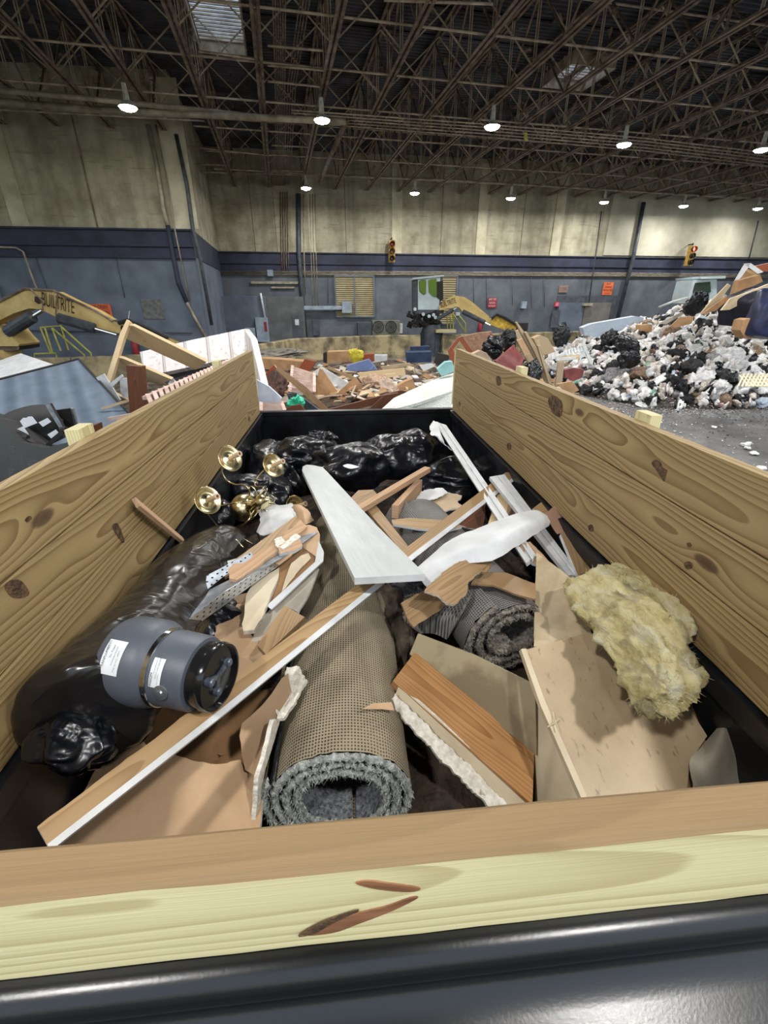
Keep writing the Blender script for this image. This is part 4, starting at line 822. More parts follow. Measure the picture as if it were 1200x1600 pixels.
slab('flange', [(262, 968), (320, 925), (400, 885), (432, 866), (490, 822), (496, 832), (440, 872), (350, 925), (290, 972)], [(262, 968, 1.37), (490, 822, 1.36), (290, 972, 1.38)], .002, [GALV, GALV], t, axis=(0, 4))
slab('flange', [(290, 972), (350, 925), (440, 872), (496, 832), (500, 840), (420, 895), (345, 950), (305, 978)], [(290, 972, 1.38), (496, 832, 1.36), (305, 978, 1.33)], .002, [PG, GALV], t, axis=(0, 3))
stick('thin_batten', X(212, 785, -.77), Z(286, 846, 1.30), .042, .016, ROUGHW, 'raw pinkish batten leaning on the left planks below the chandelier', up=(1, .3, .6))
sl('lath_strip', [(342, 880), (386, 868), (384, 874), (343, 885)], [(342, 880, 1.34), (386, 868, 1.34), (343, 885, 1.33)], .006, [WHITEP, OAK], 'small white splinter above the metal angles', 'splinter', GW)

# ---- fibreglass insulation
def px3(rows, zz): return [[Z(x_, y_, z_) for (x_, y_), z_ in zip(r, q)] for r, q in zip(rows, zz)]
rows = [[(878, 912), (915, 893), (950, 884), (993, 882)], [(905, 960), (950, 940), (990, 925), (1035, 913)], [(938, 1010), (985, 985), (1030, 975), (1078, 962)], [(966, 1060), (1010, 1045), (1050, 1035), (1086, 1018)], [(984, 1103), (1025, 1085), (1065, 1075), (1110, 1052)], [(1003, 1117), (1035, 1120), (1070, 1112), (1102, 1088)]]
zz = [[1.36, 1.40, 1.40, 1.38], [1.38, 1.45, 1.46, 1.42], [1.38, 1.46, 1.48, 1.43], [1.37, 1.45, 1.47, 1.42], [1.35, 1.44, 1.46, 1.40], [1.32, 1.38, 1.40, 1.36]]
G_ = px3(rows, zz)
m, N, L, b = nodes('yellow_glass_wool'); b.inputs['Roughness'].default_value = 1; v = mapping(N, L, (1, 1, 1)); v2 = mapping(N, L, (3, 1.2, 3))
b.inputs['Subsurface Weight'].default_value = .15; b.inputs['Subsurface Radius'].default_value = (.02, .02, .01)
g = ramp(N, L, noise(N, L, v2, 7, 7, .6), [(.28, srgb(176, 156, 104)), (.42, srgb(226, 210, 150)), (.55, srgb(244, 232, 180)), (.7, srgb(250, 244, 218))])
g = mix(N, L, ramp(N, L, noise(N, L, v, 5, 3), [(.62, (0, 0, 0)), (.72, (.75,)*3)]), g, srgb(96, 94, 84)); g = mix(N, L, ramp(N, L, noise(N, L, v, 9, 4), [(.58, (0, 0, 0)), (.7, (.55,)*3)]), g, srgb(140, 110, 60))
L.new(g, b.inputs['Base Color']); bump(N, L, noise(N, L, v2, 60, 8, .7), 1, .02, b); WOOL = m
ob = patch('glass_wool', G_, .085, [m], sub=14)
me = ob.data; me.update(); bm = bmesh.new(); bm.from_mesh(me); bmesh.ops.subdivide_edges(bm, edges=[e_ for e_ in bm.edges if e_.calc_length() > .02], cuts=1, use_grid_fill=True); bm.normal_update(); F_ = ob.matrix_basis
for q in bm.verts:
    wq = F_ @ q.co; s_ = V((wq.x*6+wq.y*4, wq.y*3-wq.x*4, wq.z*6)); q.co += q.normal*(.020*(ridge(s_*1.2, 4)-1)+.010*fbm(wq*28, 3)+.006*NZ.noise(wq*90))
for f in bm.faces: f.smooth = True
for e_ in bm.edges: e_.smooth = True
bm.to_mesh(me); bm.free(); rnd = random.Random(5)
tag(ob, 'ragged slab of yellow fibreglass insulation on the tan panels at the right', 'insulation')
mb = MB()
nv = len(me.vertices)
for _ in range(2200):
    q = me.vertices[rnd.randrange(nv)]; p = F_ @ q.co; d = (q.normal+NZ.random_unit_vector()*.8).normalized()*rnd.uniform(.006, .022); s_ = NZ.random_unit_vector()*.0014
    mb.add([p-s_-q.normal*.003, p+s_-q.normal*.003, p+d], [(0, 1, 2)])
mb.build('loose_fibres', WOOL, ob)

# ---- grey rubber pipe coupling
RUBG = mat('grey_rubber', srgb(84, 90, 100), srgb(72, 78, 88), sc=5, rough=.45, bmp=.05, bsc=90)
PA, PB = Z(212, 1030, 1.475), Z(345, 1058, 1.475); ax = (PB-PA); Lc = ax.length; ax.normalize()
t = thing('pipe_coupling', 'dark grey rubber pipe coupling with a steel band and two white labels', 'pipe coupling', PA)
FC = frame3(PA, ax.orthogonal(), ax); FCm = FC.to_3x3()
vn = (CAM-PA); vn -= ax*vn.dot(ax); vn.normalize(); sn = ax.cross(vn)
FC = M((vn, sn, ax)).transposed().to_4x4(); FC.translation = PA       # local X looks to the camera, Z along the pipe
mb = MB(); mb.lathe([(.05, -.035), (.085, -.035), (.100, -.028), (.107, -.01), (.109, .02), (.108, .065), (.100, .085), (.093, .095), (.092, .11), (.090, .19), (.087, .198), (.078, .20), (.075, .15)], FC, 64); autosmooth(fixn(mb.build('rubber_body', RUBG, t, frame=FC)), 35)
mb = MB(); mb.lathe([(.0925, .095), (.0955, .096), (.0955, .108), (.0925, .109)], FC, 64); autosmooth(fixn(mb.build('steel_band', mat('polished_steel', srgb(220, 222, 226), srgb(190, 194, 200), sc=4, rough=.15, metal=1), t, frame=FC)))
PIPB = mat('black_abs', (.012, .012, .013), (.008, .008, .009), sc=10, rough=.15)
mb = MB(); mb.lathe([(.078, .17), (.078, .222), (.082, .226), (.082, .238), (.079, .245), (.074, .245), (.072, .235), (0, .233)], FC, 56); autosmooth(fixn(mb.build('inner_cap', PIPB, t, frame=FC)))
mb = MB()
for (a, r_, l_) in ((.4, .042, .016), (2.0, .036, .012), (4.2, .042, .012)):
    mb.lathe([(.011, 0), (.011, l_), (.007, l_+.003), (0, l_+.003)], FC @ M.Translation((r_*math.cos(a), r_*math.sin(a), .233)), 12)
    mb.box(FC @ V((r_*math.cos(a)*.4, r_*math.sin(a)*.4, .237)), (.03, .012, .006), FC.to_3x3() @ M.Rotation(a, 3, 'Z'))
mb.build('cap_fittings', mat('grey_fittings', srgb(120, 130, 145), srgb(70, 76, 88), sc=20, rough=.25, metal=.4), t)
LAB = mat('white_label', srgb(232, 236, 240), srgb(222, 226, 232), sc=10, rough=.5); INK = mat('black_ink', (.02, .02, .03), (.03, .03, .04), sc=4, rough=.6)
def cyl_label(nm, a0, a1, z0, z1, r, words):
    vs = []; n = 16
    for i in range(n+1):
        a = a0+(a1-a0)*i/n
        for z_ in (z0, z1): vs.append(FC @ V((r*math.cos(a), r*math.sin(a), z_)))
    mb = MB(); mb.add(vs, [(2*i, 2*i+1, 2*i+3, 2*i+2) for i in range(n)]); lb = mb.build(nm, LAB, t, smooth=True, frame=FC)
    for (txt, am, zm, size, rot) in words:
        e1 = V((math.cos(am), math.sin(am), 0)); e2 = V((-math.sin(am), math.cos(am), 0)); xx = FC.to_3x3() @ -e2; nn = FC.to_3x3() @ e1
        cc = FC @ (e1*(r+.0012)+V((0, 0, zm))); wd = size*.6*len(txt); textq(txt, cc-xx*wd/2-nn.cross(xx)*size*.35, cc+xx*wd/2-nn.cross(xx)*size*.35, nn, size*.7, INK, lb)
cyl_label('paper_label', -.30, .42, -.004, .046, .1096, [('T TRANPLUMBING', .06, .004, .0085, False), ('To: Trane', -.06, .018, .0055, False), ('plumbing supplies', .02, .028, .0042, False), ('ship to site office', .12, .037, .0042, False)])
cyl_label('paper_label', -.14, .58, .118, .148, .0925, [('MISSION', .40, .123, .008, False), ('do not use on pressure lines', .10, .129, .0036, False), ('ASTM C 1173  CSA B602', .10, .136, .0036, False), ('max 4.3 psi', .36, .141, .0036, False)])
mb = MB(); mb.lathe([(0, 0), (.018, 0), (.018, .003), (.008, .004), (.006, .008), (0, .008)], FC @ M.Translation((.0905*math.cos(.68), .0905*math.sin(.68), .150)) @ M.Rotation(math.pi/2, 4, 'Y') @ M.Rotation(-.62, 4, 'X'), 24); mb.build('clamp_washer', GALV, t)

# ---- brass chandelier lying on its side
HB = Z(392, 790, 1.32); hx = (A(440, 776, 1)-A(392, 790, 1)).normalized(); cz = (hx*.85+(CAM-HB).normalized()*.75+V((0, 0, .05))).normalized()
t = thing('chandelier', 'brass chandelier with candle cups lying on its side on the black bags', 'chandelier', HB)
up_ = (A(357, 715, 1)-A(385, 790, 1)); ux = (up_-cz*up_.dot(cz)).normalized(); uy = cz.cross(ux); FB = M((ux, uy, cz)).transposed().to_4x4(); FB.translation = HB; FB = FB @ M.Scale(1.32, 4)
mb = MB(); mb.lathe([(0, -.11), (.008, -.105), (.012, -.095), (.03, -.09), (.052, -.07), (.058, -.045), (.05, -.02), (.03, -.008), (.018, 0), (.024, .01), (.026, .02), (.018, .032), (.013, .045), (.02, .055), (.03, .07), (.03, .082), (.02, .095), (.012, .105), (.01, .12), (0, .122)], FB, 32); mb.build('stem_body', BRASS, t, smooth=True)
mb = MB(); mb.tube([FB @ V((.016*math.cos(a), 0, .137+.016*math.sin(a))) for a in [i*math.pi/8 for i in range(17)]], .0025, 8); mb.build('hanging_ring', BRASS, t, smooth=True)
for i in range(6):
    a = i*math.pi/3-.02; R3 = FB @ M.Rotation(a, 4, 'Z')
    pr = [(.02, -.0), (.045, .03), (.07, .04), (.09, .02), (.10, -.02), (.125, -.055), (.16, -.06), (.19, -.035), (.20, 0), (.20, .02)]
    pts = [V((r_, 0, z_)) for r_, z_ in pr]; sp_ = []
    for j in range(len(pts)-1):
        for k_ in range(4): sp_.append(catmull(pts[max(j-1, 0)], pts[j], pts[j+1], pts[min(j+2, len(pts)-1)], k_/4))
    mb = MB(); mb.tube([R3 @ p for p in sp_+[pts[-1]]], .0042, 8)
    mb.tube([R3 @ V((.05+.022*math.cos(q), 0, .055+.022*math.sin(q)*(1-q/14))) for q in [k_*.45 for k_ in range(14)]], .003, 6)
    ar = mb.build('arm', BRASS, t, smooth=True)
    mb = MB(); mb.lathe([(0, .018), (.012, .018), (.02, .016), (.038, .020), (.049, .028), (.052, .034), (.050, .035), (.038, .025), (.02, .022), (.014, .030), (0, .030)], R3 @ M.Translation((.20, 0, 0)), 32); mb.build('drip_pan', BRASS, ar, smooth=True)
    mb = MB(); mb.lathe([(.0, .03), (.009, .03), (.009, .092), (.011, .094), (.011, .10), (.006, .10), (.006, .08)], R3 @ M.Translation((.20, 0, 0)), 16); autosmooth(mb.build('candle_sleeve', mat('candle_sleeve', srgb(214, 186, 160), srgb(190, 160, 130), sc=4, rough=.4) if i == 0 else bpy.data.materials['candle_sleeve'], ar))
mb = MB(); mb.tube([Z(323, 802, 1.3), Z(340, 822, 1.3), Z(352, 838, 1.31), Z(375, 838, 1.3), Z(395, 850, 1.28)], .002, 6); mb.tube([Z(300, 845, 1.33), Z(330, 828, 1.35), Z(360, 832, 1.34), Z(380, 855, 1.31)], .002, 6)
mb.build('cable', BRASS, t, smooth=True)
# loose chips
CH = mat('pale_chip', srgb(225, 205, 175), srgb(180, 150, 115), sc=8, rough=.9); rnd = random.Random(11); mb = MB()
for i in range(130):
    p = Z(rnd.uniform(150, 1090), rnd.uniform(830, 1240), 1.0); z_ = .95
    p = V((p.x, p.y, 1.0))
    if not (XL+.05 < p.x < XR-.05): continue
    s_ = rnd.uniform(.004, .014); mb.add([p+NZ.random_unit_vector()*s_ for _ in range(4)], [(0, 1, 2), (0, 2, 3), (1, 2, 3), (0, 1, 3)])
tag(mb.build('wood_chips', CH), 'pale wood chips sprinkled among the debris', 'chips', kind='stuff')
# ================================================================ FIXTURES AND MACHINES OF THE HALL
def ps(name, pts, d, th, mats, parent=None, **k):          # sheet standing at real distance d (one number, or one per control point)
    n = len(pts); ii = (0, n//3, 2*n//3) if n > 3 else (0, 1, 2)
    dd = d if isinstance(d, (list, tuple)) else [d]*3
    return slab(name, pts, [A(*pts[i], q) for i, q in zip(ii, dd)], th, mats, parent, **k)
SLAT = mat('rusty_cream_slats', srgb(196, 184, 150), srgb(176, 162, 126), sc=3, rough=.7); BOXG = mat('grey_enamel', srgb(158, 172, 186), srgb(128, 140, 154), sc=3, rough=.5)
BOXD = mat('dark_blue_grey', srgb(80, 86, 96), srgb(60, 64, 72), sc=4, rough=.6); WGREY = mat('wall_grey', srgb(104, 106, 108), srgb(84, 86, 88), sc=2, rough=.8)
ORS = mat('orange_sign', srgb(226, 112, 66), srgb(196, 92, 52), sc=3, rough=.6); REDS = mat('red_sign', srgb(150, 36, 48), srgb(130, 30, 40), sc=3, rough=.6)
def louvre(pl, x0, y0, x1, y1, label, cols=2, n=20):
    p = wp(pl, (x0+x1)/2, y1); t = thing('louvre_vent', label, 'vent', p)
    mb = MB(); c_, fr, w_, h_ = wbox(mb, pl, x0, y0, x1, y1, .03); mb.build('backing', BLK, t)
    dz = h_/n; ex = fr @ V((1, 0, 0)); nn = pl[1]
    for c2 in range(cols):
        mb = MB()
        for i in range(n):
            cc = c_+ex*((c2+.5)/cols-.5)*w_+V((0, 0, -h_/2+(i+.5)*dz))+nn*.03
            mb.box(cc, (w_/cols*.94, .06, dz*.55), fr @ M.Rotation(.3, 3, 'X'))
        mb.build('slat_panel', SLAT, t)
    mb = MB()
    for a in [-.5+q/cols for q in range(cols+1)]: mb.box(c_+ex*a*w_+nn*.05, (.06, .1, h_), fr)
    for b_ in (-.5, .5): mb.box(c_+V((0, 0, b_*h_))+nn*.05, (w_, .1, .06), fr)
    mb.build('vent_frame', BLUEW, t); return t
louvre(FAR, 524, 431, 584, 495, 'wide two-part louvred vent in the blue wall left of the far cab')
louvre(FAR, 676, 431, 712, 506, 'louvred vent in the blue wall partly behind the far cab', 1, 22)
louvre(BLOCK, -60, 446, 16, 560, 'rusty louvred vent at the left edge behind the yellow boom', 1, 18)
def wallbit(name, pl, r, out, m_, label, cat='box', base=0, group=None):
    mb = MB(); wbox(mb, pl, *r, out, 0, base); o = mb.build(name, m_, frame=None); tag(o, label, cat, group)
    bv = o.modifiers.new('b', 'BEVEL'); bv.width = .01; return o
wallbit('utility_enclosure', FAR, (350, 463, 422, 545), 1.1, BLUEW, 'low blue painted enclosure standing before the far wall, left part', 'enclosure')
e_ = wallbit('utility_enclosure', FAR, (422, 464, 477, 545), 1.1, WGREY, 'grey enclosure with a small door, right of the blue one', 'enclosure')
mb = MB(); wbox(mb, FAR, 458, 492, 474, 536, 1.14, 0, 1.1); adopt(mb.build('access_door', BOXD), e_)
mb = MB(); wbox(mb, FAR, 461, 499, 467, 508, 1.16, 0, 1.14); adopt(mb.build('notice', WHITEP), e_)
p_ = wallbit('switch_box', FAR, (401, 496, 420, 534), 1.32, BOXG, 'tall light grey switch box on the blue enclosure', 'electrical box', 1.1)
mb = MB(); wbox(mb, FAR, 413, 503, 417, 518, 1.335, 0, 1.32); adopt(mb.build('warning_label', REDS), p_)
wallbit('switch_box', FAR, (384, 512, 400, 532), 1.3, BOXG, 'small light grey switch box left of the tall one', 'electrical box', 1.1)
wallbit('switch_box', FAR, (489, 499, 499, 524), .2, BOXD, 'narrow blue-grey box right of the grey enclosure', 'electrical box')
wallbit('junction_box', FAR, (418, 422, 427, 432), .2, BOXG, 'small junction box high on the far wall below the navy band', 'electrical box')
wallbit('junction_box', FAR, (534, 471, 549, 489), .35, BOXG, 'grey box hanging in front of the louvred vent', 'electrical box', .12)
wallbit('wall_duct', FAR, (474, 478, 536, 484), .3, BOXG, 'horizontal grey duct running to the box at the vent', 'duct', .15)
wallbit('cable_tray', FAR, (392, 440, 466, 444), .12, PIPEM, 'upper short horizontal tray left of the big pipe', 'cable tray'); wallbit('cable_tray', FAR, (424, 448, 460, 451), .12, PIPEM, 'lower short horizontal tray left of the big pipe', 'cable tray')
wallbit('equipment_cabinet', FAR, (558, 504, 580, 545), .5, BOXD, 'dark square cabinet left of the twin fan unit', 'cabinet')
t = wallbit('fan_unit', FAR, (580, 500, 622, 524), .6, mat('dusty_unit', srgb(128, 128, 116), srgb(98, 98, 88), sc=5), 'dusty twin fan cooling unit below the louvred vent', 'cooling unit')
for px in (591, 611):
    p = wp(FAR, px, 511, .61); fr = frame3(p, WD, WN)
    mb = MB(); mb.lathe([(.30, 0), (.30, .02), (.27, .02), (.27, 0)], fr, 24); adopt(mb.build('fan_ring', BLK), t)
    mb = MB()
    for k_ in range(7): a = k_*math.pi/7; d = fr.to_3x3() @ V((math.cos(a), math.sin(a), 0)); mb.bar(p-d*.27+WN*.012, p+d*.27+WN*.012, .02, .01, up=WN)
    mb.lathe([(.18, .01), (.18, .02), (.165, .02), (.165, .01)], fr, 20); adopt(mb.build('fan_guard', DGREY), t)
wallbit('switch_box', FAR, (623, 505, 627, 520), .4, WHITEP, 'narrow white box on the right of the fan unit', 'electrical box')
wallbit('wall_lamp', FAR, (813, 471, 820, 482), .25, BOXG, 'small oval grey fitting on the blue wall right of the red sign', 'fitting')
wallbit('light_bracket', FAR, (340, 472, 368, 486), .9, GREYMET, 'dusty bracket and fitting in the corner above the blue enclosure', 'fitting', .3)
wallbit('patch_plate', BLOCK, (222, 468, 256, 499), .02, mat('repair_patch', srgb(110, 112, 108), srgb(78, 84, 84), sc=9, det=8), 'blotchy square repair patch on the left blue wall', 'repair patch')
# doors on the far wall
mb = MB(); wbox(mb, FAR, 865, 462, 956, 545, .04); struct(mb.build('door_1', BOXD))
mb = MB(); wbox(mb, FAR, 868, 473, 907, 545, .09, 0, .04); struct(mb.build('door_2', BLUEW)); mb = MB(); wbox(mb, FAR, 908, 473, 948, 545, .09, 0, .04); struct(mb.build('door_3', mat('dusty_door', srgb(126, 120, 112), srgb(100, 98, 96), sc=1.5)))
mb = MB(); wbox(mb, FAR, 861, 485, 873, 512, .14, 0, .09); struct(mb.build('door_4', BOXD))
wallbit('door_closer', FAR, (909, 474, 922, 478), .35, PIPEM, 'pale bracket above the joint of the wide doors', 'bracket', .09)
def sign(name, pl, r, mat_, lines, ink, label, cat='sign', out=.06, skew=0):
    mb = MB(); c_, fr, w_, h_ = wbox(mb, pl, *r, out, 0, .03); t = tag(mb.build(name, mat_), label, cat)
    ex = fr @ V((1, 0, 0)); n = len(lines); nn = pl[1]
    top = c_+nn*((out-.03)/2+.004)
    for i, s_ in enumerate(lines):
        ww = w_*.84*min(1, (.35+.065*len(s_))); hh = h_/n*.6; zc = h_/2-(i+.5)*h_/n-hh/2
        P0 = top-ex*ww/2+V((0, 0, zc)); textq(s_, P0, P0+ex*ww, nn, hh, ink, t)
    return t
INKB = mat('sign_black', (.03, .01, .008), (.04, .02, .015), rough=.7)
sign('orange_sign', BLOCK, (138, 475, 175, 502), ORS, ['CHILDREN', 'MUST REMAIN', 'IN VEHICLE'], INKB, 'orange sign with black capitals behind the yellow boom on the left wall')
sign('orange_sign', FAR, (942, 441, 957, 461), ORS, ['NO', 'SMOKING', 'BEYOND THIS', 'POINT'], INKB, 'orange sign with four lines of black capitals above the wide doors')
sign('orange_sign', FAR, (873, 446, 887, 457), mat('faded_orange', srgb(150, 122, 112), srgb(124, 112, 108), sc=2), ['NO DUMPING'], mat('faded_ink', srgb(140, 96, 80), srgb(130, 100, 90)), 'faded orange sign left above the wide doors')
sign('red_sign', FAR, (762, 465, 776, 481), REDS, ['SAFETY FIRST', 'OUR GOAL', 'NO INJURY'], WHITEP, 'small dark red sign with three white lines')
sign('exit_sign', FAR, (866, 472, 872, 479), mat('pink_red', srgb(220, 80, 110), srgb(200, 70, 96)), ['EXIT'], WHITEP, 'small pinkish red exit sign left of the wide doors', out=.16)
sign('notice_plate', FAR, (711, 488, 718, 493), WHITEP, ['NOTICE'], INKB, 'tiny white notice below the far yellow boom')
def tlight(px, py, lit, label):
    p = wp(FAR, px, py, .35); t = thing('traffic_light', label, 'traffic light', p, 'traffic lights on the far wall'); fr = frame3(p, WD, WN)
    YH = mat('light_housing', srgb(190, 150, 70), srgb(130, 104, 56), sc=8)
    mb = MB(); mb.box(p, (.30, .22, .95), frame3(V(), WD, V((0, 0, 1))).to_3x3()); mb.build('housing', YH, t)
    for i, c_ in enumerate((srgb(120, 40, 30), srgb(120, 80, 40), srgb(60, 50, 40))):
        q = p+V((0, 0, .31-.31*i))+WN*.115; f2 = frame3(q, WD, WN)
        mb = MB(); mb.lathe([(0, .01), (.10, .01), (.11, 0)], f2, 20)
        on = lit and i == 0; mb.build('signal_lens', emis('red_signal', (1, .08, .06), 6) if on else mat('lens_off', c_, tuple(k_*.5 for k_ in c_), rough=.3), t, smooth=True)
        mb = MB(); mb.lathe([(.125, 0), (.13, .16)], f2, 20); mb.build('visor', BLK, t, smooth=True)
    mb = MB(); mb.bar(p+V((0, 0, .55)), p+V((0, 0, .55))-WN*.35, .05, .05); mb.bar(p+V((0, 0, .45)), p+V((0, 0, .6)), .05, .05); mb.build('bracket', BLK, t)
tlight(612, 393, False, 'unlit yellow traffic light hanging over the navy band'); tlight(1078, 400, True, 'traffic light at the right with its red lamp on')
# pipes and conduits on the walls
def wpipe(pl, pts, r, label, m_=PIPEM, out=.12, name='conduit', group=None, cat='pipe'):
    return pipe(name, [wp(pl, *p, out) for p in pts], r, label, m_, 8, group, cat)
wpipe(FAR, [(466, 303), (467, 395), (470, 440), (478, 535)], .11, 'thick dark pipe running down the far wall beside the grey enclosure', DGREY, .2, 'drain_pipe')
wpipe(FAR, [(474, 303), (475, 395), (477, 455)], .03, 'thin pale conduit right next to the thick far wall pipe')
for i in range(4): wpipe(FAR, [(438+i*3.5, 300), (440+i*3.5, 400), (441+i*3.3, 424)], .022, 'thin conduit left of the thick pipe on the far wall', GREYMET, .1, group='thin conduits on the far wall')
for i in range(3): wpipe(FAR, [(484+i*4, 303), (486+i*4, 400), (489+i*4, 478)], .018, 'thin conduit right of the thick pipe on the far wall', PIPEM, .1, group='thin conduits right of the thick pipe')
wpipe(FAR, [(1006, 316), (990, 400), (963, 505)], .1, 'thick dark pipe slanting down the far wall at the right', DGREY, .2, 'drain_pipe')
wpipe(FAR, [(940, 330), (930, 402), (920, 473)], .03, 'thin dark conduit left of the thick slanting pipe', DGREY)
wpipe(FAR, [(1185, 345), (1170, 404)], .03, 'thin dark conduit at the far right above the refuse heap', DGREY)
for i in range(3): wpipe(FAR, [(345, 424.5+i*2.5), (620, 424.5+i*2.3), (1000, 427+i*2.2), (1200, 429+i*2.2)], .02, 'long horizontal conduit along the top of the blue wall', PIPEM, .1, group='horizontal conduits on the far wall')
for px in (512, 528, 655, 700, 740, 760, 800, 830, 850): wpipe(FAR, [(px, 428), (px+.5, 470+(px % 7)*3)], .014, 'thin vertical conduit running down the blue far wall', BOXD, .05, group='vertical conduits on the blue wall')
wpipe(FAR, [(407, 458), (409, 470), (414, 496)], .05, 'short white pipe rising from the tall switch box', WHITEP, 1.2)
wpipe(BLOCK, [(231, 195), (245, 260), (256, 330), (262, 352)], .07, 'pale pipe coming down the concrete of the left block', PIPEM)
wpipe(BLOCK, [(262, 353), (270, 398), (278, 440), (292, 472)], .075, 'blue-black pipe crossing the navy band of the left block', NAVY)
wpipe(BLOCK, [(292, 472), (302, 492), (321, 527)], .05, 'lower pale length of pipe near the corner of the left block', PIPEM)
wpipe(BLOCK, [(243, 195), (262, 285), (272, 353), (296, 470)], .025, 'thin conduit beside the pipe of the left block', PIPEM)
wpipe(BLOCK, [(275, 210), (292, 290), (301, 358), (313, 405), (331, 508)], .06, 'dark pipe running down the corner of the left block', DGREY, .1)
wpipe(BLOCK, [(0, 386), (25, 387), (36, 393), (50, 432), (62, 462)], .03, 'thin bent pale pipe on the left blue wall above the boom', PIPEM, .15)
wpipe(BLOCK, [(55, 400), (75, 455)], .012, 'thin dark line down the left blue wall', BOXD, .03); wpipe(BLOCK, [(180, 395), (195, 465)], .012, 'thin dark joint line right of the boom tip', BOXD, .03)
wpipe(BLOCK, [(0, 516), (300, 520)], .02, 'thin horizontal conduit low on the left blue wall', BOXD, .05)
def extinguisher(p, label):
    t = thing('fire_extinguisher', label, 'fire extinguisher', p); mb = MB(); mb.lathe([(0, -.25), (.1, -.25), (.11, -.22), (.11, .15), (.06, .22), (.03, .24), (0, .24)], M.Translation(p), 16); mb.build('cylinder', REDS, t, smooth=True)
    mb = MB(); mb.box(p+V((0, 0, .28)), (.05, .12, .06)); mb.tube([p+V((0, 0, .28)), p+V((.14, 0, .2)), p+V((.15, 0, -.1))], .015, 6); mb.build('valve', BLK, t)
extinguisher(wp(BLOCK, 211, 543, .2), 'red fire extinguisher on the left blue wall behind the wooden frame'); extinguisher(wp(FAR, 750, 510, .2), 'red fire extinguisher on the far wall under the yellow arm')
# concrete barriers
BAR = mat('stained_barrier', srgb(172, 158, 122), srgb(96, 88, 72), sc=2.2, rough=.95, bmp=.6, bsc=10, bd=.03, det=9, lo=.35, hi=.6)
def barrier(a, b_, label, h=.92):
    p, q = Z(*a, h), Z(*b_, h); p.z = q.z = 0; x_ = (q-p).normalized(); y_ = V((-x_.y, x_.x, 0)); mb = MB(); n = 14; prof = [(-.3, 0), (-.3, .1), (-.16, .3), (-.11, h-.03), (-.08, h), (.08, h), (.11, h-.03), (.16, .3), (.3, .1), (.3, 0)]
    vs = []
    for i in range(n+1):
        c_ = p.lerp(q, .004+.992*i/n)
        for u, z_ in prof: vs.append(c_+y_*(u+.015*NZ.noise(V((i*.7, z_*3, p.x))))+V((0, 0, z_+.02*NZ.noise(V((i*.9, p.x, 2))) if z_ > .5 else z_)))
    k_ = len(prof); mb.add(vs, [(i*k_+j, i*k_+(j+1) % k_, (i+1)*k_+(j+1) % k_, (i+1)*k_+j) for i in range(n) for j in range(k_)]+[tuple(range(k_)), tuple(n*k_+j for j in range(k_))])
    tag(fixn(mb.build('concrete_barrier', BAR, frame=frame3((p+q)/2, x_, V((0, 0, 1))))), label, 'barrier', 'stained concrete barriers')
for a, b_, l in [((-60, 562), (112, 558), 'low stained concrete barrier at the left edge behind the white mattress'), ((112, 558), (236, 554), 'low stained concrete barrier seen through the wooden frame'), ((395, 539), (457, 529), 'slanting end of the concrete barrier just right of the patterned mattress'), ((457, 529), (560, 525), 'stained concrete barrier below the louvred vent'), ((560, 525), (656, 523), 'stained concrete barrier left of the dark machine pedestal'), ((690, 523), (780, 521), 'concrete barrier right of the dark machine pedestal'), ((780, 521), (848, 519), 'concrete barrier behind the leaning weathered posts'), ((848, 519), (930, 517), 'concrete barrier behind the black bags of the refuse heap')]: barrier(a, b_, l)
# ---- left yellow loader
t = thing('material_handler', 'yellow hydraulic loader boom with black maker lettering at the left edge', 'loader', A(-60, 640, 13)); D1 = 13.0
BOOMP = [(-70, 522), (-40, 490), (0, 472), (38, 453), (82, 456), (110, 470), (147, 487), (173, 503), (187, 510), (180, 522), (147, 511), (110, 503), (83, 493), (63, 483), (45, 482), (20, 490), (0, 500), (-30, 515)]
bo = ps('boom', BOOMP, D1, .45, [YEL, YEL], t)
for top in (((-70, 518), (-40, 487)), ((-40, 487), (38, 451)), ((38, 451), (84, 454)), ((84, 454), (112, 469)), ((112, 469), (176, 502))):
    pass
mb = MB(); pts = [A(*q, D1-.03) for q in ((-70, 519), (-40, 488), (0, 470), (38, 451), (83, 454), (111, 468), (148, 485), (176, 502))]; mb.tube(pts, .035, 6); adopt(mb.build('hose_line', GREYMET), bo)
nh = -HD
textq('BUILTRITE', A(66, 477, D1-.03), A(116, 490.5, D1-.03), nh, .33, INKB, bo)
mb = MB(); 
for tri_ in ([(54.5, 463), (64, 464), (55, 471)], [(54.5, 473), (60, 466), (66, 475)]): pass
ps('emblem', [(54, 463), (64, 465), (64.5, 474), (60.5, 467), (57, 473), (54, 471)], D1-.02, .02, [INKB, INKB], bo); ps('emblem', [(57, 473.5), (60, 468.5), (63, 474), (60, 475)], D1-.02, .02, [INKB, INKB], bo)
def cyl(a, b_, d, r, r2, nm='hydraulic_cylinder', par=None, f=.65):
    p, q = A(*a, d), A(*b_, d); m_ = p.lerp(q, f); mb = MB(); mb.tube([p, m_], r, 12); o = mb.build(nm, DGREY, par or t, smooth=False); mb = MB(); mb.tube([m_, q], r2, 10); mb.build('rod', mat('chrome_rod', (.8, .8, .82), (.7, .7, .72), rough=.15, metal=1) if 'chrome_rod' not in bpy.data.materials else bpy.data.materials['chrome_rod'], o); return o
cyl((12, 519), (66, 485), D1-.25, .15, .05, f=.72); cyl((92, 497), (183, 523), D1-.2, .13, .045, f=.6)
ps('stick_arm', [(172, 500), (190, 506), (212, 512), (250, 522), (285, 536), (278, 542), (240, 532), (205, 524), (182, 520)], D1, .3, [YEL, DGREY], t)
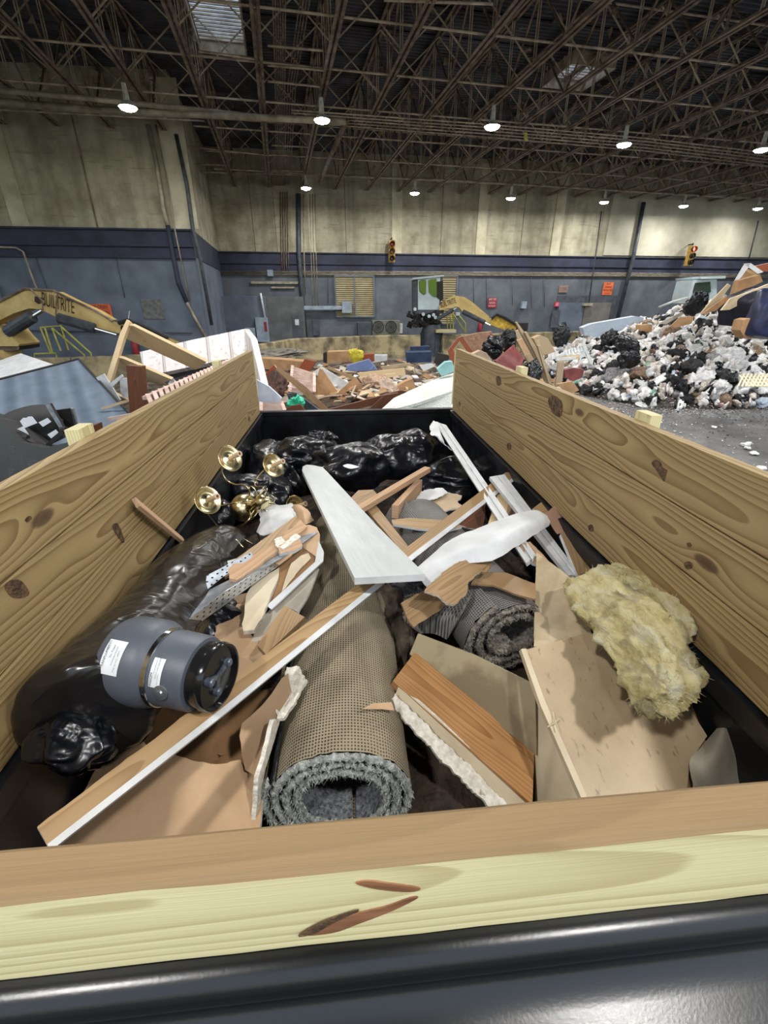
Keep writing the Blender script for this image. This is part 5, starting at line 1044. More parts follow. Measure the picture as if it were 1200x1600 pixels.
mb = MB(); mb.tube([A(185, 505, D1-.1), A(200, 500, D1-.1), A(225, 510, D1-.1), A(262, 528, D1-.1)], .05, 6); mb.tube([A(190, 512, D1-.1), A(212, 516, D1-.1), A(240, 524, D1-.1)], .06, 6); mb.build('hose_line', BLK, t)
mb = MB(); mb.tube([A(201, 500, D1-.1), A(203, 486, D1-.1)], .02, 6); mb.build('hook', GALV, t)
ps('turret', [(-60, 512), (-20, 510), (8, 514), (20, 528), (30, 538), (28, 541), (-60, 541)], D1-.3, .8, [YEL, YEL], t); ps('turret_ring', [(-60, 541), (30, 540), (30, 546), (22, 548), (-60, 549)], D1-.2, .8, [GREYMET, BLK], t)
mb = MB(); p = A(-15, 560, D1+.1)
for z0, z1, r_ in ((p.z-1.5, p.z+.25, .75),): mb.lathe([(.0, z1), (r_, z1), (r_*1.1, z0), (0, z0)], M.Translation((p.x, p.y, 0)), 24)
mb.build('pedestal', YEL, t)
mb = MB()
for q in ([(48, 432+20), (66, 470), (67, 484)], [(90, 460), (88, 476), (87, 495), (91, 509)]): mb.tube([A(*k_, D1-.12) for k_ in q], .02, 6)
mb.build('chain', GREYMET, t)
# stair rails
YR = mat('yellow_rail', srgb(214, 210, 96), srgb(170, 168, 70), sc=5, rough=.5)
t = thing('stair_railing', 'yellow stair railing below the left boom', 'railing', A(90, 560, 16), 'yellow stair railings')
for q in ([(54, 560), (54, 553), (87, 552), (89, 560)], [(63, 512), (79, 551)], [(70, 512), (82, 551)], [(63, 512), (95, 509), (107, 547)], [(81, 512), (95, 548)], [(82, 513), (132, 555), (132, 560)], [(95, 510), (142, 552), (143, 558)]):
    mb = MB(); mb.tube([A(*k_, 16) for k_ in q], .028, 6); mb.build('rail', YR, t)
t = thing('stair_railing', 'thin yellow stair railing below the far boom', 'railing', A(715, 520, 23), 'yellow stair railings')
for q in ([(699, 490), (699, 514)], [(704, 490), (704, 517)], [(708, 489), (708, 519)], [(709, 492), (727, 519)], [(718, 494), (727, 505), (727, 519)]):
    mb = MB(); mb.tube([A(*k_, 23) for k_ in q], .03, 6); mb.build('rail', YR, t)
# ---- far loader with its cab
D2 = 21.5; CABM = mat('pale_cab_paint', srgb(196, 210, 214), srgb(170, 186, 192), sc=2, rough=.35)
t = thing('material_handler', 'far loader with a pale grey cab and yellow boom in front of the blue wall', 'loader', A(672, 545, D2))
GLS, N, L, b = nodes('tree_reflection_glass'); b.inputs['Base Color'].default_value = (.05, .07, .03, 1); b.inputs['Roughness'].default_value = .03; b.inputs['Specular IOR Level'].default_value = 1; b.inputs['Metallic'].default_value = .5
b.inputs['Base Color'].default_value = (.16, .25, .06, 1)  # green tint painted in for the trees mirrored in the panes
cab = ps('cab', [(653, 435), (688, 431.5), (686, 484), (653, 484)], D2, 1.5, [CABM, CABM], t)
ps('cab_roof', [(645, 434), (664, 432), (694, 429.5), (694, 432), (664, 435), (645, 437)], D2-.1, 1.7, [CABM, CABM], cab)
for w_ in ([(655, 440), (659, 438), (664.5, 438), (665.5, 440), (665, 458), (662, 460), (656, 455)], [(669, 438), (673, 436.5), (682, 435.5), (682.5, 462), (679, 464.5), (670, 457)]):
    ps('window_frame', [(x_+(x_-sum(q[0] for q in w_)/7)*.1, y_+(y_-sum(q[1] for q in w_)/7)*.07) for x_, y_ in w_], D2-.03, .03, [BLK, BLK], cab); ps('window_pane', w_, D2-.05, .02, [GLS, GLS], cab)
ps('side_panel', [(646, 437), (653, 436), (653, 484), (646, 484)], D2+.05, 1.3, [DGREY, DGREY], cab); ps('rear_post', [(688, 433), (692, 432), (689, 470), (686, 484)], D2, 1.3, [BOXD, BOXD], cab)
mb = MB(); mb.box(A(668, 487, D2+.6), (1.25, 1.2, .16)); mb.build('deck', BOXD, t)
rnd = random.Random(4); mb = MB(); 
for _ in range(46):
    p = A(rnd.uniform(637, 684), rnd.uniform(489, 508), D2+rnd.uniform(0, .9)); mb.box(p, (rnd.uniform(.08, .3), rnd.uniform(.1, .3), rnd.uniform(.08, .3)), M.Rotation(rnd.uniform(0, 3), 3, 'Y'))
for _ in range(14):
    p = A(rnd.uniform(640, 680), rnd.uniform(490, 506), D2-.05); mb.tube([p, p+V((.2, -.05, .1)), p+V((.35, 0, -.1))], .03, 6)
mb.build('engine', BLK, t)
for px, py in ((661, 491), (670, 494), (677, 492), (680, 496), (648, 483)):
    mb = MB(); mb.lathe([(0, 0), (.07, 0), (.07, .1), (0, .1)], frame3(A(px, py, D2-.15), V((1, 0, 0)), V((0, -1, 0))), 12); mb.build('work_lamp', CABM, t)
mb = MB(); p = A(674, 520, D2+.4); mb.lathe([(.36, p.z+.35), (.5, p.z-.05), (.52, -.0)], M.Translation((p.x, p.y, 0)), 26)
for k_ in range(14): a = k_*2*math.pi/14; mb.bar((p.x+.5*math.cos(a), p.y+.5*math.sin(a), 0), (p.x+.5*math.cos(a), p.y+.5*math.sin(a), p.z), .05, .06, up=(math.cos(a), math.sin(a), 0))
mb.build('pedestal', DGREY, t)
bo = ps('boom', [(687, 478), (697, 468), (704, 465), (711, 462), (726, 464), (738, 472), (752, 484), (763, 493), (768, 503), (766, 508), (752, 501), (738, 494), (728, 486), (722, 486), (717, 480), (712, 479), (700, 482), (687, 485)], D2-.3, .45, [YEL, YEL], t)
textq('BUILTRITE', A(689, 481, D2-.32), A(713, 473, D2-.32), nh, .20, INKB, bo)
ps('stick_arm', [(767, 499), (777, 493), (783, 496), (790, 498), (800, 503), (811, 510), (806, 518), (797, 520), (786, 515), (775, 511), (767, 507)], D2-.3, .35, [mat('scratched_yellow', srgb(226, 186, 60), srgb(150, 120, 50), sc=8, det=8), YEL], t)
cyl((683, 499), (713, 481), D2-.5, .08, .04, f=.85); cyl((723, 487), (766, 508), D2-.45, .10, .05, f=.8); 
mb = MB(); mb.tube([A(768, 498, D2-.4), A(776, 491, D2-.4), A(790, 497, D2-.4), A(808, 508, D2-.4)], .06, 6); mb.box(A(813, 511, D2-.1), (.5, .5, .35)); mb.build('hose_line', BLK, t)
mb = MB(); mb.box(A(695, 517, D2), (.9, .6, .12)); mb.build('step_plate', SLAT, t)
# right machine, mostly hidden by the heap
t = thing('wheel_loader', 'white machine cab half hidden behind the top of the refuse heap', 'loader', A(1100, 500, 18))
ps('cab', [(1076, 462), (1083, 438), (1112, 435), (1120, 434), (1120, 470), (1074, 474)], 18, 1.0, [CABM, CABM], t); ps('window_pane', [(1083, 458), (1087, 442), (1110, 440), (1111, 456), (1100, 462)], 17.96, .03, [mat('dark_glass', (.03, .05, .04), (.02, .03, .03), rough=.08), BLK], t); ps('cab_roof', [(1094, 432), (1134, 431), (1134, 435), (1095, 436)], 17.9, 1.5, [CABM, CABM], t)
tag(ps('yellow_tag', [(819, 207), (824, 207), (824, 220), (820, 220)], Z(821, 205, 6.88).dot(HD), .02, [YR, YR]), 'small bright yellow tag hanging from the roof conduits', 'tag')
# ================================================================ DEBRIS BEHIND AND BESIDE THE TRAILER
FM = mat('crushed_debris', srgb(112, 96, 80), srgb(40, 34, 32), sc=5, rough=.95, bmp=1, bsc=22, bd=.05, det=10)
def field(x0, x1, y0, y1, hf, name, label, st=.14, m_=FM):
    nx, ny = int((x1-x0)/st), int((y1-y0)/st); vs = []
    for j in range(ny+1):
        for i in range(nx+1):
            x_, y_ = x0+(x1-x0)*i/nx, y0+(y1-y0)*j/ny; e2 = min(i, nx-i, j, ny-j)/6; vs.append((x_, y_, hf(x_, y_)*min(1, e2)-.02))
    mb = MB(); mb.add(vs, [(j*(nx+1)+i, j*(nx+1)+i+1, (j+1)*(nx+1)+i+1, (j+1)*(nx+1)+i) for j in range(ny) for i in range(nx)]); return tag(mb.build(name, m_, smooth=True), label, 'debris', kind='stuff')
def h_mid(x_, y_): return max(0, min(1, (1.6+(y_-5)*.62-x_)/.9))*max(0, .58+.10*math.sin(x_*1.3)+.25*fbm(V((x_*.9, y_*.9, 3)), 4)-.045*max(0, y_-8))
field(-9, 7, 5.2, 19, h_mid, 'crushed_debris', 'low carpet of crushed wood and plaster covering the floor behind the trailer')
def h_left(x_, y_): return max(0, .55+.2*fbm(V((x_, y_, 7)), 4))
field(-7, -1.3, 1.6, 6.2, h_left, 'crushed_debris', 'crushed debris heaped against the left outside of the trailer')
MATB = mat('slate_mattress', srgb(98, 112, 128), srgb(82, 94, 110), sc=3, rough=.85, bmp=.3, bsc=120)
m, N, L, b = nodes('ribbed_slate'); v = mapping(N, L); s_ = N.new('ShaderNodeSeparateXYZ'); L.new(v, s_.inputs[0]); b.inputs['Roughness'].default_value = .9
L.new(ramp(N, L, noise(N, L, v, 3, 5), [(.3, srgb(84, 97, 112)), (.7, srgb(104, 118, 134))]), b.inputs['Base Color'])
bump(N, L, mathn(N, L, 'SINE', mathn(N, L, 'MULTIPLY', s_.outputs[0], 16)), .9, .06, b); RIBM = m
t = thing('mattress', 'large slate blue ribbed mattress leaning at the left edge', 'mattress', A(60, 700, 6), 'mattresses around the trailer')
slab('mattress_pad', [(-60, 608), (0, 592), (123, 561), (128, 566), (222, 668), (150, 740), (-60, 760)], [A(-60, 608, 6.4), A(123, 561, 7.2), A(222, 668, 5.2)], .22, [RIBM, MATB], t, axis=(1, 2)); 
mb = MB(); mb.tube([A(-60, 608, 6.38), A(123, 561, 7.18), A(222, 668, 5.18)], .018, 6); mb.build('piping', BLK, t)
t = thing('mattress', 'white mattress corner sticking up behind the slate blue one', 'mattress', A(30, 600, 8), 'mattresses around the trailer')
slab('mattress_pad', [(-60, 600), (-20, 570), (32, 552), (88, 571), (40, 590), (-60, 615)], [A(-20, 570, 8.3), A(32, 552, 8.6), A(88, 571, 7.6)], .2, [WHITEP, WHITEP], t)
m, N, L, b = nodes('striped_ticking'); v = mapping(N, L); s_ = N.new('ShaderNodeSeparateXYZ'); L.new(v, s_.inputs[0]); b.inputs['Roughness'].default_value = .8
fx = mathn(N, L, 'FRACT', mathn(N, L, 'MULTIPLY', s_.outputs[0], 2.2)); st = ramp(N, L, fx, [(0, srgb(150, 140, 140)), (.05, srgb(230, 224, 222)), (.1, srgb(150, 140, 140)), (.15, srgb(236, 230, 228)), (.95, srgb(236, 230, 228))])
fl_ = ramp(N, L, noise(N, L, v, 9, 5), [(.55, (0, 0, 0)), (.62, (.35,)*3)]); L.new(mix(N, L, fl_, st, srgb(150, 140, 144)), b.inputs['Base Color']); TICK = m
t = thing('mattress', 'white mattress with striped floral ticking behind the left planks', 'mattress', A(310, 590, 9), 'mattresses around the trailer')
slab('mattress_face', [(218, 550), (300, 531), (381, 514), (388, 554), (246, 584), (226, 584)], [A(218, 550, 9.2), A(381, 514, 9.2), A(388, 554, 8.9)], .12, [TICK, TICK], t)
slab('mattress_end', [(381, 514), (392, 530), (418, 640), (408, 645), (388, 556)], [A(381, 514, 9.2), A(388, 556, 8.9), A(418, 640, 6.6)], .10, [TICK, WHITEP], t)
slab('torn_underside', [(240, 584), (388, 554), (402, 600), (300, 640), (262, 600)], [A(240, 584, 9.2), A(388, 554, 9.0), A(330, 630, 8.3)], .05, [BLK, BLK], t)
WG = 'wood pieces behind the trailer'
t = thing('timber_truss', 'raw pine triangular frame standing behind the left planks', 'wooden frame', A(200, 620, 7.5), WG)
for q, d in (([(196, 508), (208, 509), (323, 566), (306, 578), (190, 526)], (7.6, 7.3, 7.2)), ([(198, 499), (203, 503), (193, 530), (168, 612), (160, 611), (187, 522)], (7.5, 7.4, 7.3)), ([(180, 558), (192, 560), (268, 593), (248, 602), (177, 573)], (7.5, 7.2, 7.2)), ([(160, 611), (170, 611), (200, 625), (196, 630)], (7.3, 7.2, 7.1))):
    ps('frame_member', q, d, .04, [PINE, PINE], t)
tag(ps('dark_post', [(197, 571), (221, 573), (226, 646), (203, 650)], 4.9, .09, [DARKW, DARKW], axis=(0, 3)), 'dark brown wooden post standing just outside the left planks', 'post')
t = thing('slatted_rack', 'pinkish slatted wooden rack lying along the left planks behind the dark post', 'rack', A(300, 620, 6), None); PKW = mat('pinkish_wood', srgb(214, 190, 178), srgb(180, 150, 136), sc=6)
a0, a1, b0, b1 = Z(226, 622, 1.55), Z(364, 561, 1.55), Z(240, 652, 1.5), Z(372, 585, 1.5)
for p, q in ((a0, a1), (b0, b1), (a0.lerp(b0, .5), a1.lerp(b1, .5))): mb = MB(); mb.bar(p, q, .04, .03); mb.build('rack_rail', PKW, t)
for i in range(22):
    u = (i+.5)/22; mb = MB(); mb.bar(a0.lerp(a1, u)+V((0, 0, .02)), b0.lerp(b1, u)+V((0, 0, .02)), .035, .012); mb.build('rack_slat', PKW, t)
for q, d, m_, l in [([(187, 590), (214, 592), (214, 618), (192, 622), (188, 610)], 6.6, WHITEP, 'white shutter panel behind the dark post'), ([(150, 590), (162, 584), (188, 625), (180, 630)], 6.4, WHITEP, 'white wicker chair leg left of the dark post'), ([(170, 600), (190, 585), (192, 589), (174, 606)], 6.3, WHITEP, 'thin white strut crossing behind the wooden frame'), ([(158, 637), (200, 624), (201, 628), (160, 640)], 5.6, PINE, 'pale stick lying over the slate blue mattress'), ([(167, 653), (220, 643), (222, 648), (170, 658)], 4.6, PKW, 'pinkish lath on top of the left planks'), ([(182, 655), (230, 640), (232, 646), (186, 662)], 4.4, PKW, 'second pinkish lath near the left stake'), ([(262, 600), (268, 590), (275, 597), (272, 603)], 6.5, WHITEP, 'white strip beside the slatted rack')]:
    tag(ps('white_furniture_piece' if m_ is WHITEP else 'lath_strip', q, d, .025, [m_, m_]), l, 'furniture piece' if m_ is WHITEP else 'lath')
tag(ps('small_cabinet', [(118, 674), (137, 669), (141, 690), (124, 700)], 3.5, .2, [mat('red_brown_panel', srgb(120, 76, 66), srgb(96, 58, 50), sc=4), DARKW]), 'reddish brown box end left of the pale stake', 'box')
# upturned office chair
CD = 4.0; t = thing('office_chair', 'upturned black office chair with white labels on its underside', 'office chair', A(60, 700, CD))
g = patch('chair_seat', [[A(0, 652, CD+.15), A(20, 641, CD+.25), A(50, 633, CD+.3), A(75, 632, CD+.25)], [A(8, 668, CD), A(30, 660, CD+.02), A(60, 652, CD+.02), A(88, 650, CD)], [A(16, 690, CD), A(40, 688, CD), A(72, 682, CD), A(96, 675, CD)], [A(30, 700, CD), A(50, 700, CD), A(80, 694, CD), A(100, 684, CD)]], .06, [BLK], t)
for q in ([(31, 658), (36, 653), (41, 653), (44, 651), (50, 651), (58, 661), (38, 669)], [(60, 660), (74, 653), (80, 659), (67, 667)], [(25, 671), (36, 666), (48, 684), (36, 679)], [(74, 679), (87, 671), (91, 676), (80, 685)]): ps('paper_label', q, CD-.12, .003, [LAB, LAB], t)
hub = A(71, 700, CD-.25)
for q in ((100, 672), (112, 703), (85, 722), (35, 718), (40, 686)): mb = MB(); e2 = A(*q, CD-.2); mb.bar(hub, e2, .05, .03); mb.build('base_leg', BLK, t); mb = MB(); mb.lathe([(0, -.025), (.03, -.025), (.03, .025), (0, .025)], M.Translation(e2) @ M.Rotation(1.5, 4, 'Y'), 14); mb.build('caster', BLK, t)
for q in ([(70, 632), (78, 631), (100, 670), (95, 673)], [(0, 662), (4, 664), (18, 690), (14, 692)]): ps('armrest_frame', q, CD-.1, .03, [GALV, BLK], t)
t = tag(ps('printed_sack', [(-50, 640), (0, 655), (30, 690), (70, 700), (110, 690), (115, 720), (60, 765), (-50, 800)], (4.2, 3.7, 3.3), .25, [mat('black_printed_carton', (.014, .015, .018), (.01, .01, .012), rough=.45), BLK]), 'black carton printed with grey letters below the upturned chair', 'carton')
GRI = mat('grey_print', srgb(88, 92, 100), srgb(76, 80, 88), rough=.6)
def ontext(s_, a, b_, d0, h): textq(s_, A(*a, d0), A(*b_, d0), nh, h, GRI, t)
ontext('too', (13, 695), (14, 712), 3.3, .05); ontext('barq', (10, 730), (11, 762), 3.2, .06); ontext('wingo', (27, 706), (31, 732), 3.25, .04); ontext('RO', (43, 716), (44, 730), 3.2, .08)
t = thing('chair_frame', 'dark folding panel with a pale metal edge right of the upturned chair', 'panel', A(105, 660, 4.3)); ps('panel', [(87, 641), (111, 638), (120, 668), (105, 676), (95, 660)], 4.3, .03, [BLK, BLK], t); ps('metal_edge', [(110, 638), (113, 639), (121, 669), (117, 670)], 4.28, .03, [GALV, GALV], t)
# ---- middle field, listed piece by piece: outline, distance, thickness, faces, name, label, category
BLUEF = plastic('blue_wrap', srgb(110, 126, 170), .3, .6, 3); NAVYF = mat('navy_fabric', srgb(44, 62, 92), srgb(34, 48, 72), sc=5, rough=.9); TEAL = mat('pale_teal', srgb(150, 196, 196), srgb(120, 168, 170), sc=5, rough=.5)
MARO = mat('maroon_plastic', srgb(140, 72, 70), srgb(108, 54, 54), sc=5, rough=.4); CBD = mat('cardboard', srgb(190, 150, 110), srgb(160, 124, 88), sc=4, rough=.85); PALEB = mat('pale_blue_cloth', srgb(200, 208, 220), srgb(170, 178, 192), sc=5, rough=.8, bmp=.5, bsc=12)
SPEC = [
 ([(403, 560), (440, 562), (481, 566), (481, 577), (440, 579), (403, 576)], 14, .5, CBD, CBD, 'cardboard_box', 'long flat cardboard box in front of the concrete barrier', 'box'),
 ([(511, 550), (545, 549), (545, 565), (511, 568)], 15, .5, CBD, CBD, 'cardboard_box', 'square cardboard box with dark side, centre of the field', 'box'),
 ([(505, 552), (511, 550), (511, 568), (505, 566)], 15, .5, BLK, BLK, 'dark_board', 'black-coloured left side of the square cardboard box', 'panel'),  # the box's dark left side, put in as a separate black sheet
 ([(476, 561), (494, 565), (483, 582), (466, 577)], 12, .3, REDW, DARKW, 'wooden_crate', 'reddish wooden crate tipped up behind the slatted bench', 'crate'),
 ([(541, 572), (576, 562), (589, 578), (543, 581)], 12, .25, BLUEF, BLUEF, 'wrapped_bundle', 'bundle wrapped in blue plastic film', 'bundle'),
 ([(566, 554), (585, 553), (585, 565), (567, 563)], 14, .3, REDW, REDW, 'drawer_box', 'dark red drawer box beside the yellow cloth', 'box'),
 ([(584, 555), (605, 555), (605, 563), (582, 567)], 14, .2, WHITEP, PALEB, 'white_box', 'white open box right of the dark red drawer', 'box'),
 ([(558, 583), (632, 575), (634, 586), (566, 592)], 10.5, .06, PINE, PINE, 'pine_board', 'pale pine board lying flat under the navy armchair', 'board'),
 ([(560, 590), (618, 583), (620, 588), (566, 598)], 10.2, .06, PINE, PINE, 'pine_board', 'second pale pine board just in front of the first', 'board'),
 ([(595, 573), (640, 567), (645, 571), (598, 578)], 11.5, .04, GREYW, PINE, 'thin_batten', 'thin grey-brown batten behind the pale pine board', 'batten'),
 ([(488, 582), (502, 573), (552, 603), (535, 612)], 9.6, .04, WHITEP, WHITEP, 'white_sheet', 'glossy white sheet resting on the tan headboard', 'sheet'),
 ([(499, 576), (504, 577), (531, 617), (528, 636), (505, 638), (490, 628), (493, 600)], 9.2, .04, CBD, TANB, 'headboard', 'tan curved headboard shape standing in the debris', 'headboard'),
 ([(529, 612), (554, 590), (580, 619), (537, 634)], 9.0, .03, CBD, CBD, 'particle_board', 'tan particle board right of the curved headboard', 'board'),
 ([(510, 575), (514, 573), (556, 590), (581, 621), (577, 622), (552, 594)], 9.3, .03, OAK, OAK, 'bent_trim', 'bent brown strip along the particle board', 'trim'),
 ([(404, 598), (409, 590), (428, 570), (432, 575), (412, 600)], 8.5, .06, REDW, ROUGHW, 'short_plank', 'short reddish plank leaning at the corner of the tailgate', 'plank'),
 ([(431, 577), (437, 576), (478, 606), (514, 642), (505, 643), (470, 612)], 7.6, .06, OAK, DARKW, 'long_plank', 'long brown plank slanting down to the tailgate', 'plank'),
 ([(513, 640), (560, 628), (626, 610), (637, 612), (590, 632), (540, 643)], 7.0, .06, DARKW, DARKW, 'dark_beam', 'long dark stained beam lying just behind the tailgate', 'beam'),
 ([(576, 640), (600, 618), (622, 614), (612, 634), (600, 641)], 6.8, .05, DARKW, DARKW, 'dark_board', 'dark wooden panel under the white mattress', 'panel'),
 ([(620, 604), (632, 597), (645, 592), (650, 606), (634, 612), (624, 611)], 8.6, .25, CBD, CBD, 'cardboard_box', 'crushed cardboard box left of the white mattress', 'box'),
 ([(683, 577), (696, 566), (707, 565), (711, 580), (690, 588)], 7.2, .15, TEAL, TEAL, 'teal_seat', 'pale teal plastic seat at the end of the right planks', 'seat'),
 ([(655, 571), (676, 568), (681, 572), (662, 580)], 9, .04, WHITEP, WHITEP, 'window_sash', 'small white window sash behind the white mattress', 'window sash'),
 ([(678, 567), (684, 551), (704, 556), (698, 566), (688, 574)], 9, .1, BLK, BLK, 'black_screen', 'black flat screen beside the red-brown chair frame', 'screen'),
 ([(448, 615), (463, 614), (498, 640), (470, 643), (455, 635)], 7.2, .05, DGREY, DGREY, 'grey_board', 'dark grey panel right of the green bag', 'panel'),
 ([(398, 592), (420, 604), (440, 622), (434, 640), (405, 645), (398, 625)], 6.6, .05, PALEB, PALEB, 'pale_sheet', 'pale bluish cloth at the left corner of the tailgate', 'cloth'),
 ([(722, 526), (745, 521), (769, 518), (763, 548), (742, 552), (735, 545)], 11, .2, mat('brown_floral', srgb(160, 126, 104), srgb(126, 94, 76), sc=14, rough=.95, det=7), KRAFT2, 'mattress', 'brown patterned mattress standing behind the right planks', 'mattress'),
 ([(735, 555), (750, 548), (761, 552), (770, 566), (745, 570)], 9, .2, mat('beige_cushion', srgb(180, 160, 140), srgb(150, 130, 112), sc=6), KRAFT, 'cushion', 'beige cushion in front of the brown patterned mattress', 'cushion'),
 ([(700, 548), (716, 527), (720, 530), (708, 546), (716, 570), (706, 572)], 8, .06, REDW, REDW, 'chair_frame', 'red-brown wooden frame leg at the end of the right planks', 'chair frame'),
 ([(716, 528), (721, 526), (738, 548), (733, 553)], 8, .06, REDW, REDW, 'chair_frame', 'red-brown wooden frame rail leaning against the patterned mattress', 'chair frame'),
 ([(767, 521), (772, 524), (789, 545), (784, 550), (766, 532)], 10, .06, REDW, REDW, 'chair_frame', 'red-brown crib rail right of the patterned mattress', 'chair frame'),
 ([(802, 520), (813, 514), (823, 530), (812, 540)], 11.2, .12, GREYW, GREYW, 'pallet_block', 'topmost weathered pallet board of the leaning stack', 'pallet board'),
 ([(808, 532), (822, 527), (834, 546), (820, 556)], 10.8, .12, ROUGHW, GREYW, 'pallet_block', 'second weathered pallet board from the top', 'pallet board'),
 ([(820, 556), (832, 550), (842, 566), (829, 574)], 10.5, .12, GREYW, GREYW, 'pallet_block', 'third weathered pallet board from the top', 'pallet board'),
 ([(828, 572), (841, 568), (843, 582), (832, 584)], 10.3, .12, GREYW, GREYW, 'pallet_block', 'lowest weathered pallet board of the leaning stack', 'pallet board'),
 ([(806, 504), (808, 503), (826, 528), (848, 565), (858, 598), (852, 597), (840, 568), (820, 532)], 10, .1, GREYW, GREYW, 'leaning_post', 'longest weathered post leaning over the wood heap', 'post'),
 ([(820, 520), (823, 518), (838, 542), (862, 592), (857, 594), (835, 550)], 9.9, .1, GREYW, GREYW, 'leaning_post', 'second weathered post right of the longest one', 'post'),
 ([(840, 540), (845, 540), (850, 560), (862, 600), (858, 601)], 9.7, .1, GREYW, GREYW, 'leaning_post', 'thin weathered post below the crate box', 'post'),
 ([(834, 529), (845, 524), (856, 528), (868, 550), (848, 555), (842, 548)], 11, .3, GREYW, ROUGHW, 'wooden_crate', 'weathered plywood crate above the leaning posts', 'crate'),
 ([(872, 566), (882, 565), (878, 600), (868, 604)], 9.2, .05, GREYW, GREYW, 'leaning_post', 'short upright weathered board right of the posts', 'post'),
 ([(870, 557), (905, 555), (906, 561), (872, 566)], 10.5, .1, PINE, PINE, 'pine_board', 'pale board below the white plastic chair', 'board'),
 ([(882, 578), (896, 575), (913, 577), (910, 590), (895, 596), (884, 590)], 9.5, .15, MARO, MARO, 'red_bag', 'dusty red sack at the foot of the refuse heap', 'sack'),
 ([(870, 600), (895, 596), (905, 610), (890, 616)], 8.6, .06, CBD, CBD, 'flat_carton', 'flattened carton behind the right planks', 'carton'),
 ([(910, 512), (925, 506), (993, 494), (1006, 496), (999, 519), (935, 527), (914, 524)], 15.5, .3, plastic('clear_wrap_grey', srgb(176, 190, 206), .25, .5, 3), PALEB, 'mattress', 'mattress wrapped in bluish clear film at the back of the heap', 'mattress'),
 ([(1147, 441), (1163, 414), (1173, 411), (1168, 420), (1152, 441)], 12.5, .03, WHITEP, WHITEP, 'white_board', 'white board bent upwards on the summit of the heap', 'board'),
 ([(1162, 412), (1173, 411), (1193, 425), (1184, 428)], 12.5, .03, WHITEP, WHITEP, 'white_board', 'white board sloping down right of the summit', 'board'),
 ([(1155, 428), (1168, 420), (1184, 427), (1178, 436), (1160, 438)], 12.7, .03, CBD, CBD, 'cardboard_sheet', 'cardboard below the bent white boards', 'cardboard'),
 ([(1156, 438), (1188, 429), (1192, 440), (1170, 450), (1148, 463)], 12.0, .2, KRAFT2, CBD, 'cardboard_box', 'brown open cardboard box near the summit', 'box'),
 ([(1127, 485), (1142, 466), (1165, 458), (1215, 438), (1215, 458), (1160, 474), (1140, 484)], 11.4, .05, TANB, CREAMB, 'wall_panel', 'long pale tan panel running to the right edge', 'panel'),
 ([(1180, 416), (1215, 408), (1215, 424), (1190, 424)], 13, .15, REDW, DARKW, 'brown_beam', 'brown beam at the right edge above the box', 'beam'),
 ([(1094, 491), (1112, 470), (1138, 443), (1142, 446), (1125, 470), (1105, 492)], 12, .04, GREYW, PINE, 'thin_plank', 'upper thin plank slanting up to the summit', 'plank'),
 ([(1098, 490), (1135, 463), (1139, 468), (1118, 486)], 11.6, .04, KRAFT2, CBD, 'cardboard_sheet', 'brown cardboard slab under the thin plank', 'cardboard'),
 ([(1048, 510), (1062, 496), (1085, 494), (1080, 506), (1056, 512)], 12.5, .04, CBD, CBD, 'cardboard_sheet', 'tan cardboard at the left shoulder of the heap', 'cardboard'),
 ([(1030, 505), (1066, 487), (1069, 490), (1040, 507)], 13, .03, GREYGYP, GYP, 'drywall_piece', 'grey drywall strip on the left shoulder of the heap', 'drywall'),
 ([(1157, 516), (1162, 500), (1172, 497), (1183, 512), (1178, 528), (1164, 529)], 10.6, .3, CBD, CBD, 'cardboard_tub', 'round tan cardboard tub beside the navy couch', 'tub'),
 ([(1001, 508), (1019, 507), (1019, 517), (1001, 520)], 14.5, .3, CBD, CBD, 'cardboard_box', 'small cardboard box right of the wrapped mattress', 'box'),
]
cnt = {}
for q, d, th, m1, m2, nm, lb, ct in SPEC: tag(ps(nm, q, d, th, [m1, m2]), lb, ct)
# things with depth of their own
t = thing('armchair', 'small navy blue armchair facing the trailer in the far debris', 'armchair', A(655, 567, 12.5))
ps('seat', [(635, 551), (674, 550), (674, 566), (636, 567)], 12.5, .7, [NAVYF, NAVYF], t); ps('backrest', [(641, 542), (671, 541), (671, 551), (641, 551)], 13.0, .2, [NAVYF, NAVYF], t)
def slats(name, label, cat, c4, n, m_, wd=.03, th=.02, vertical=False, rails=2):
    t = thing(name, label, cat, sum(c4, V())/4); a, b_, c_, d = c4       # a-b top, d-c bottom
    for p, q in ((a, d), (b_, c_)): mb = MB(); mb.bar(p, q, wd*1.6, th*1.5, up=CAM-a); mb.build('rail', m_, t)
    for i in range(n): u = (i+.5)/n; mb = MB(); mb.bar(a.lerp(d, u), b_.lerp(c_, u), wd, th, up=CAM-a); mb.build('slat', m_, t)
    return t
slats('slatted_bench', 'pinkish slatted bench back lying left of the tan headboard', 'bench', [A(457, 572, 9.4), A(491, 583, 9.2), A(491, 613, 8.3), A(453, 613, 8.3)], 11, PKW, .035)
slats('plastic_rack', 'maroon slatted plastic rack behind the right planks', 'rack', [A(774, 565, 9), A(804, 541, 9.6), A(818, 558, 9.2), A(806, 580, 8.8)][0:1]+[A(806, 582, 8.8), A(818, 558, 9.2), A(803, 540, 9.6)], 13, MARO, .03)
slats('crib_side', 'pale slatted crib side inside the red-brown frame', 'crib side', [A(767, 529, 10.1), A(783, 545, 10.0), A(776, 550, 10.0), A(766, 541, 10.1)], 6, PINE, .03)
slats('lattice_panel', 'stacked pale laths at the left corner behind the tailgate', 'laths', [A(408, 626, 6.7), A(440, 628, 6.7), A(445, 642, 6.2), A(408, 643, 6.2)], 6, PKW, .03)
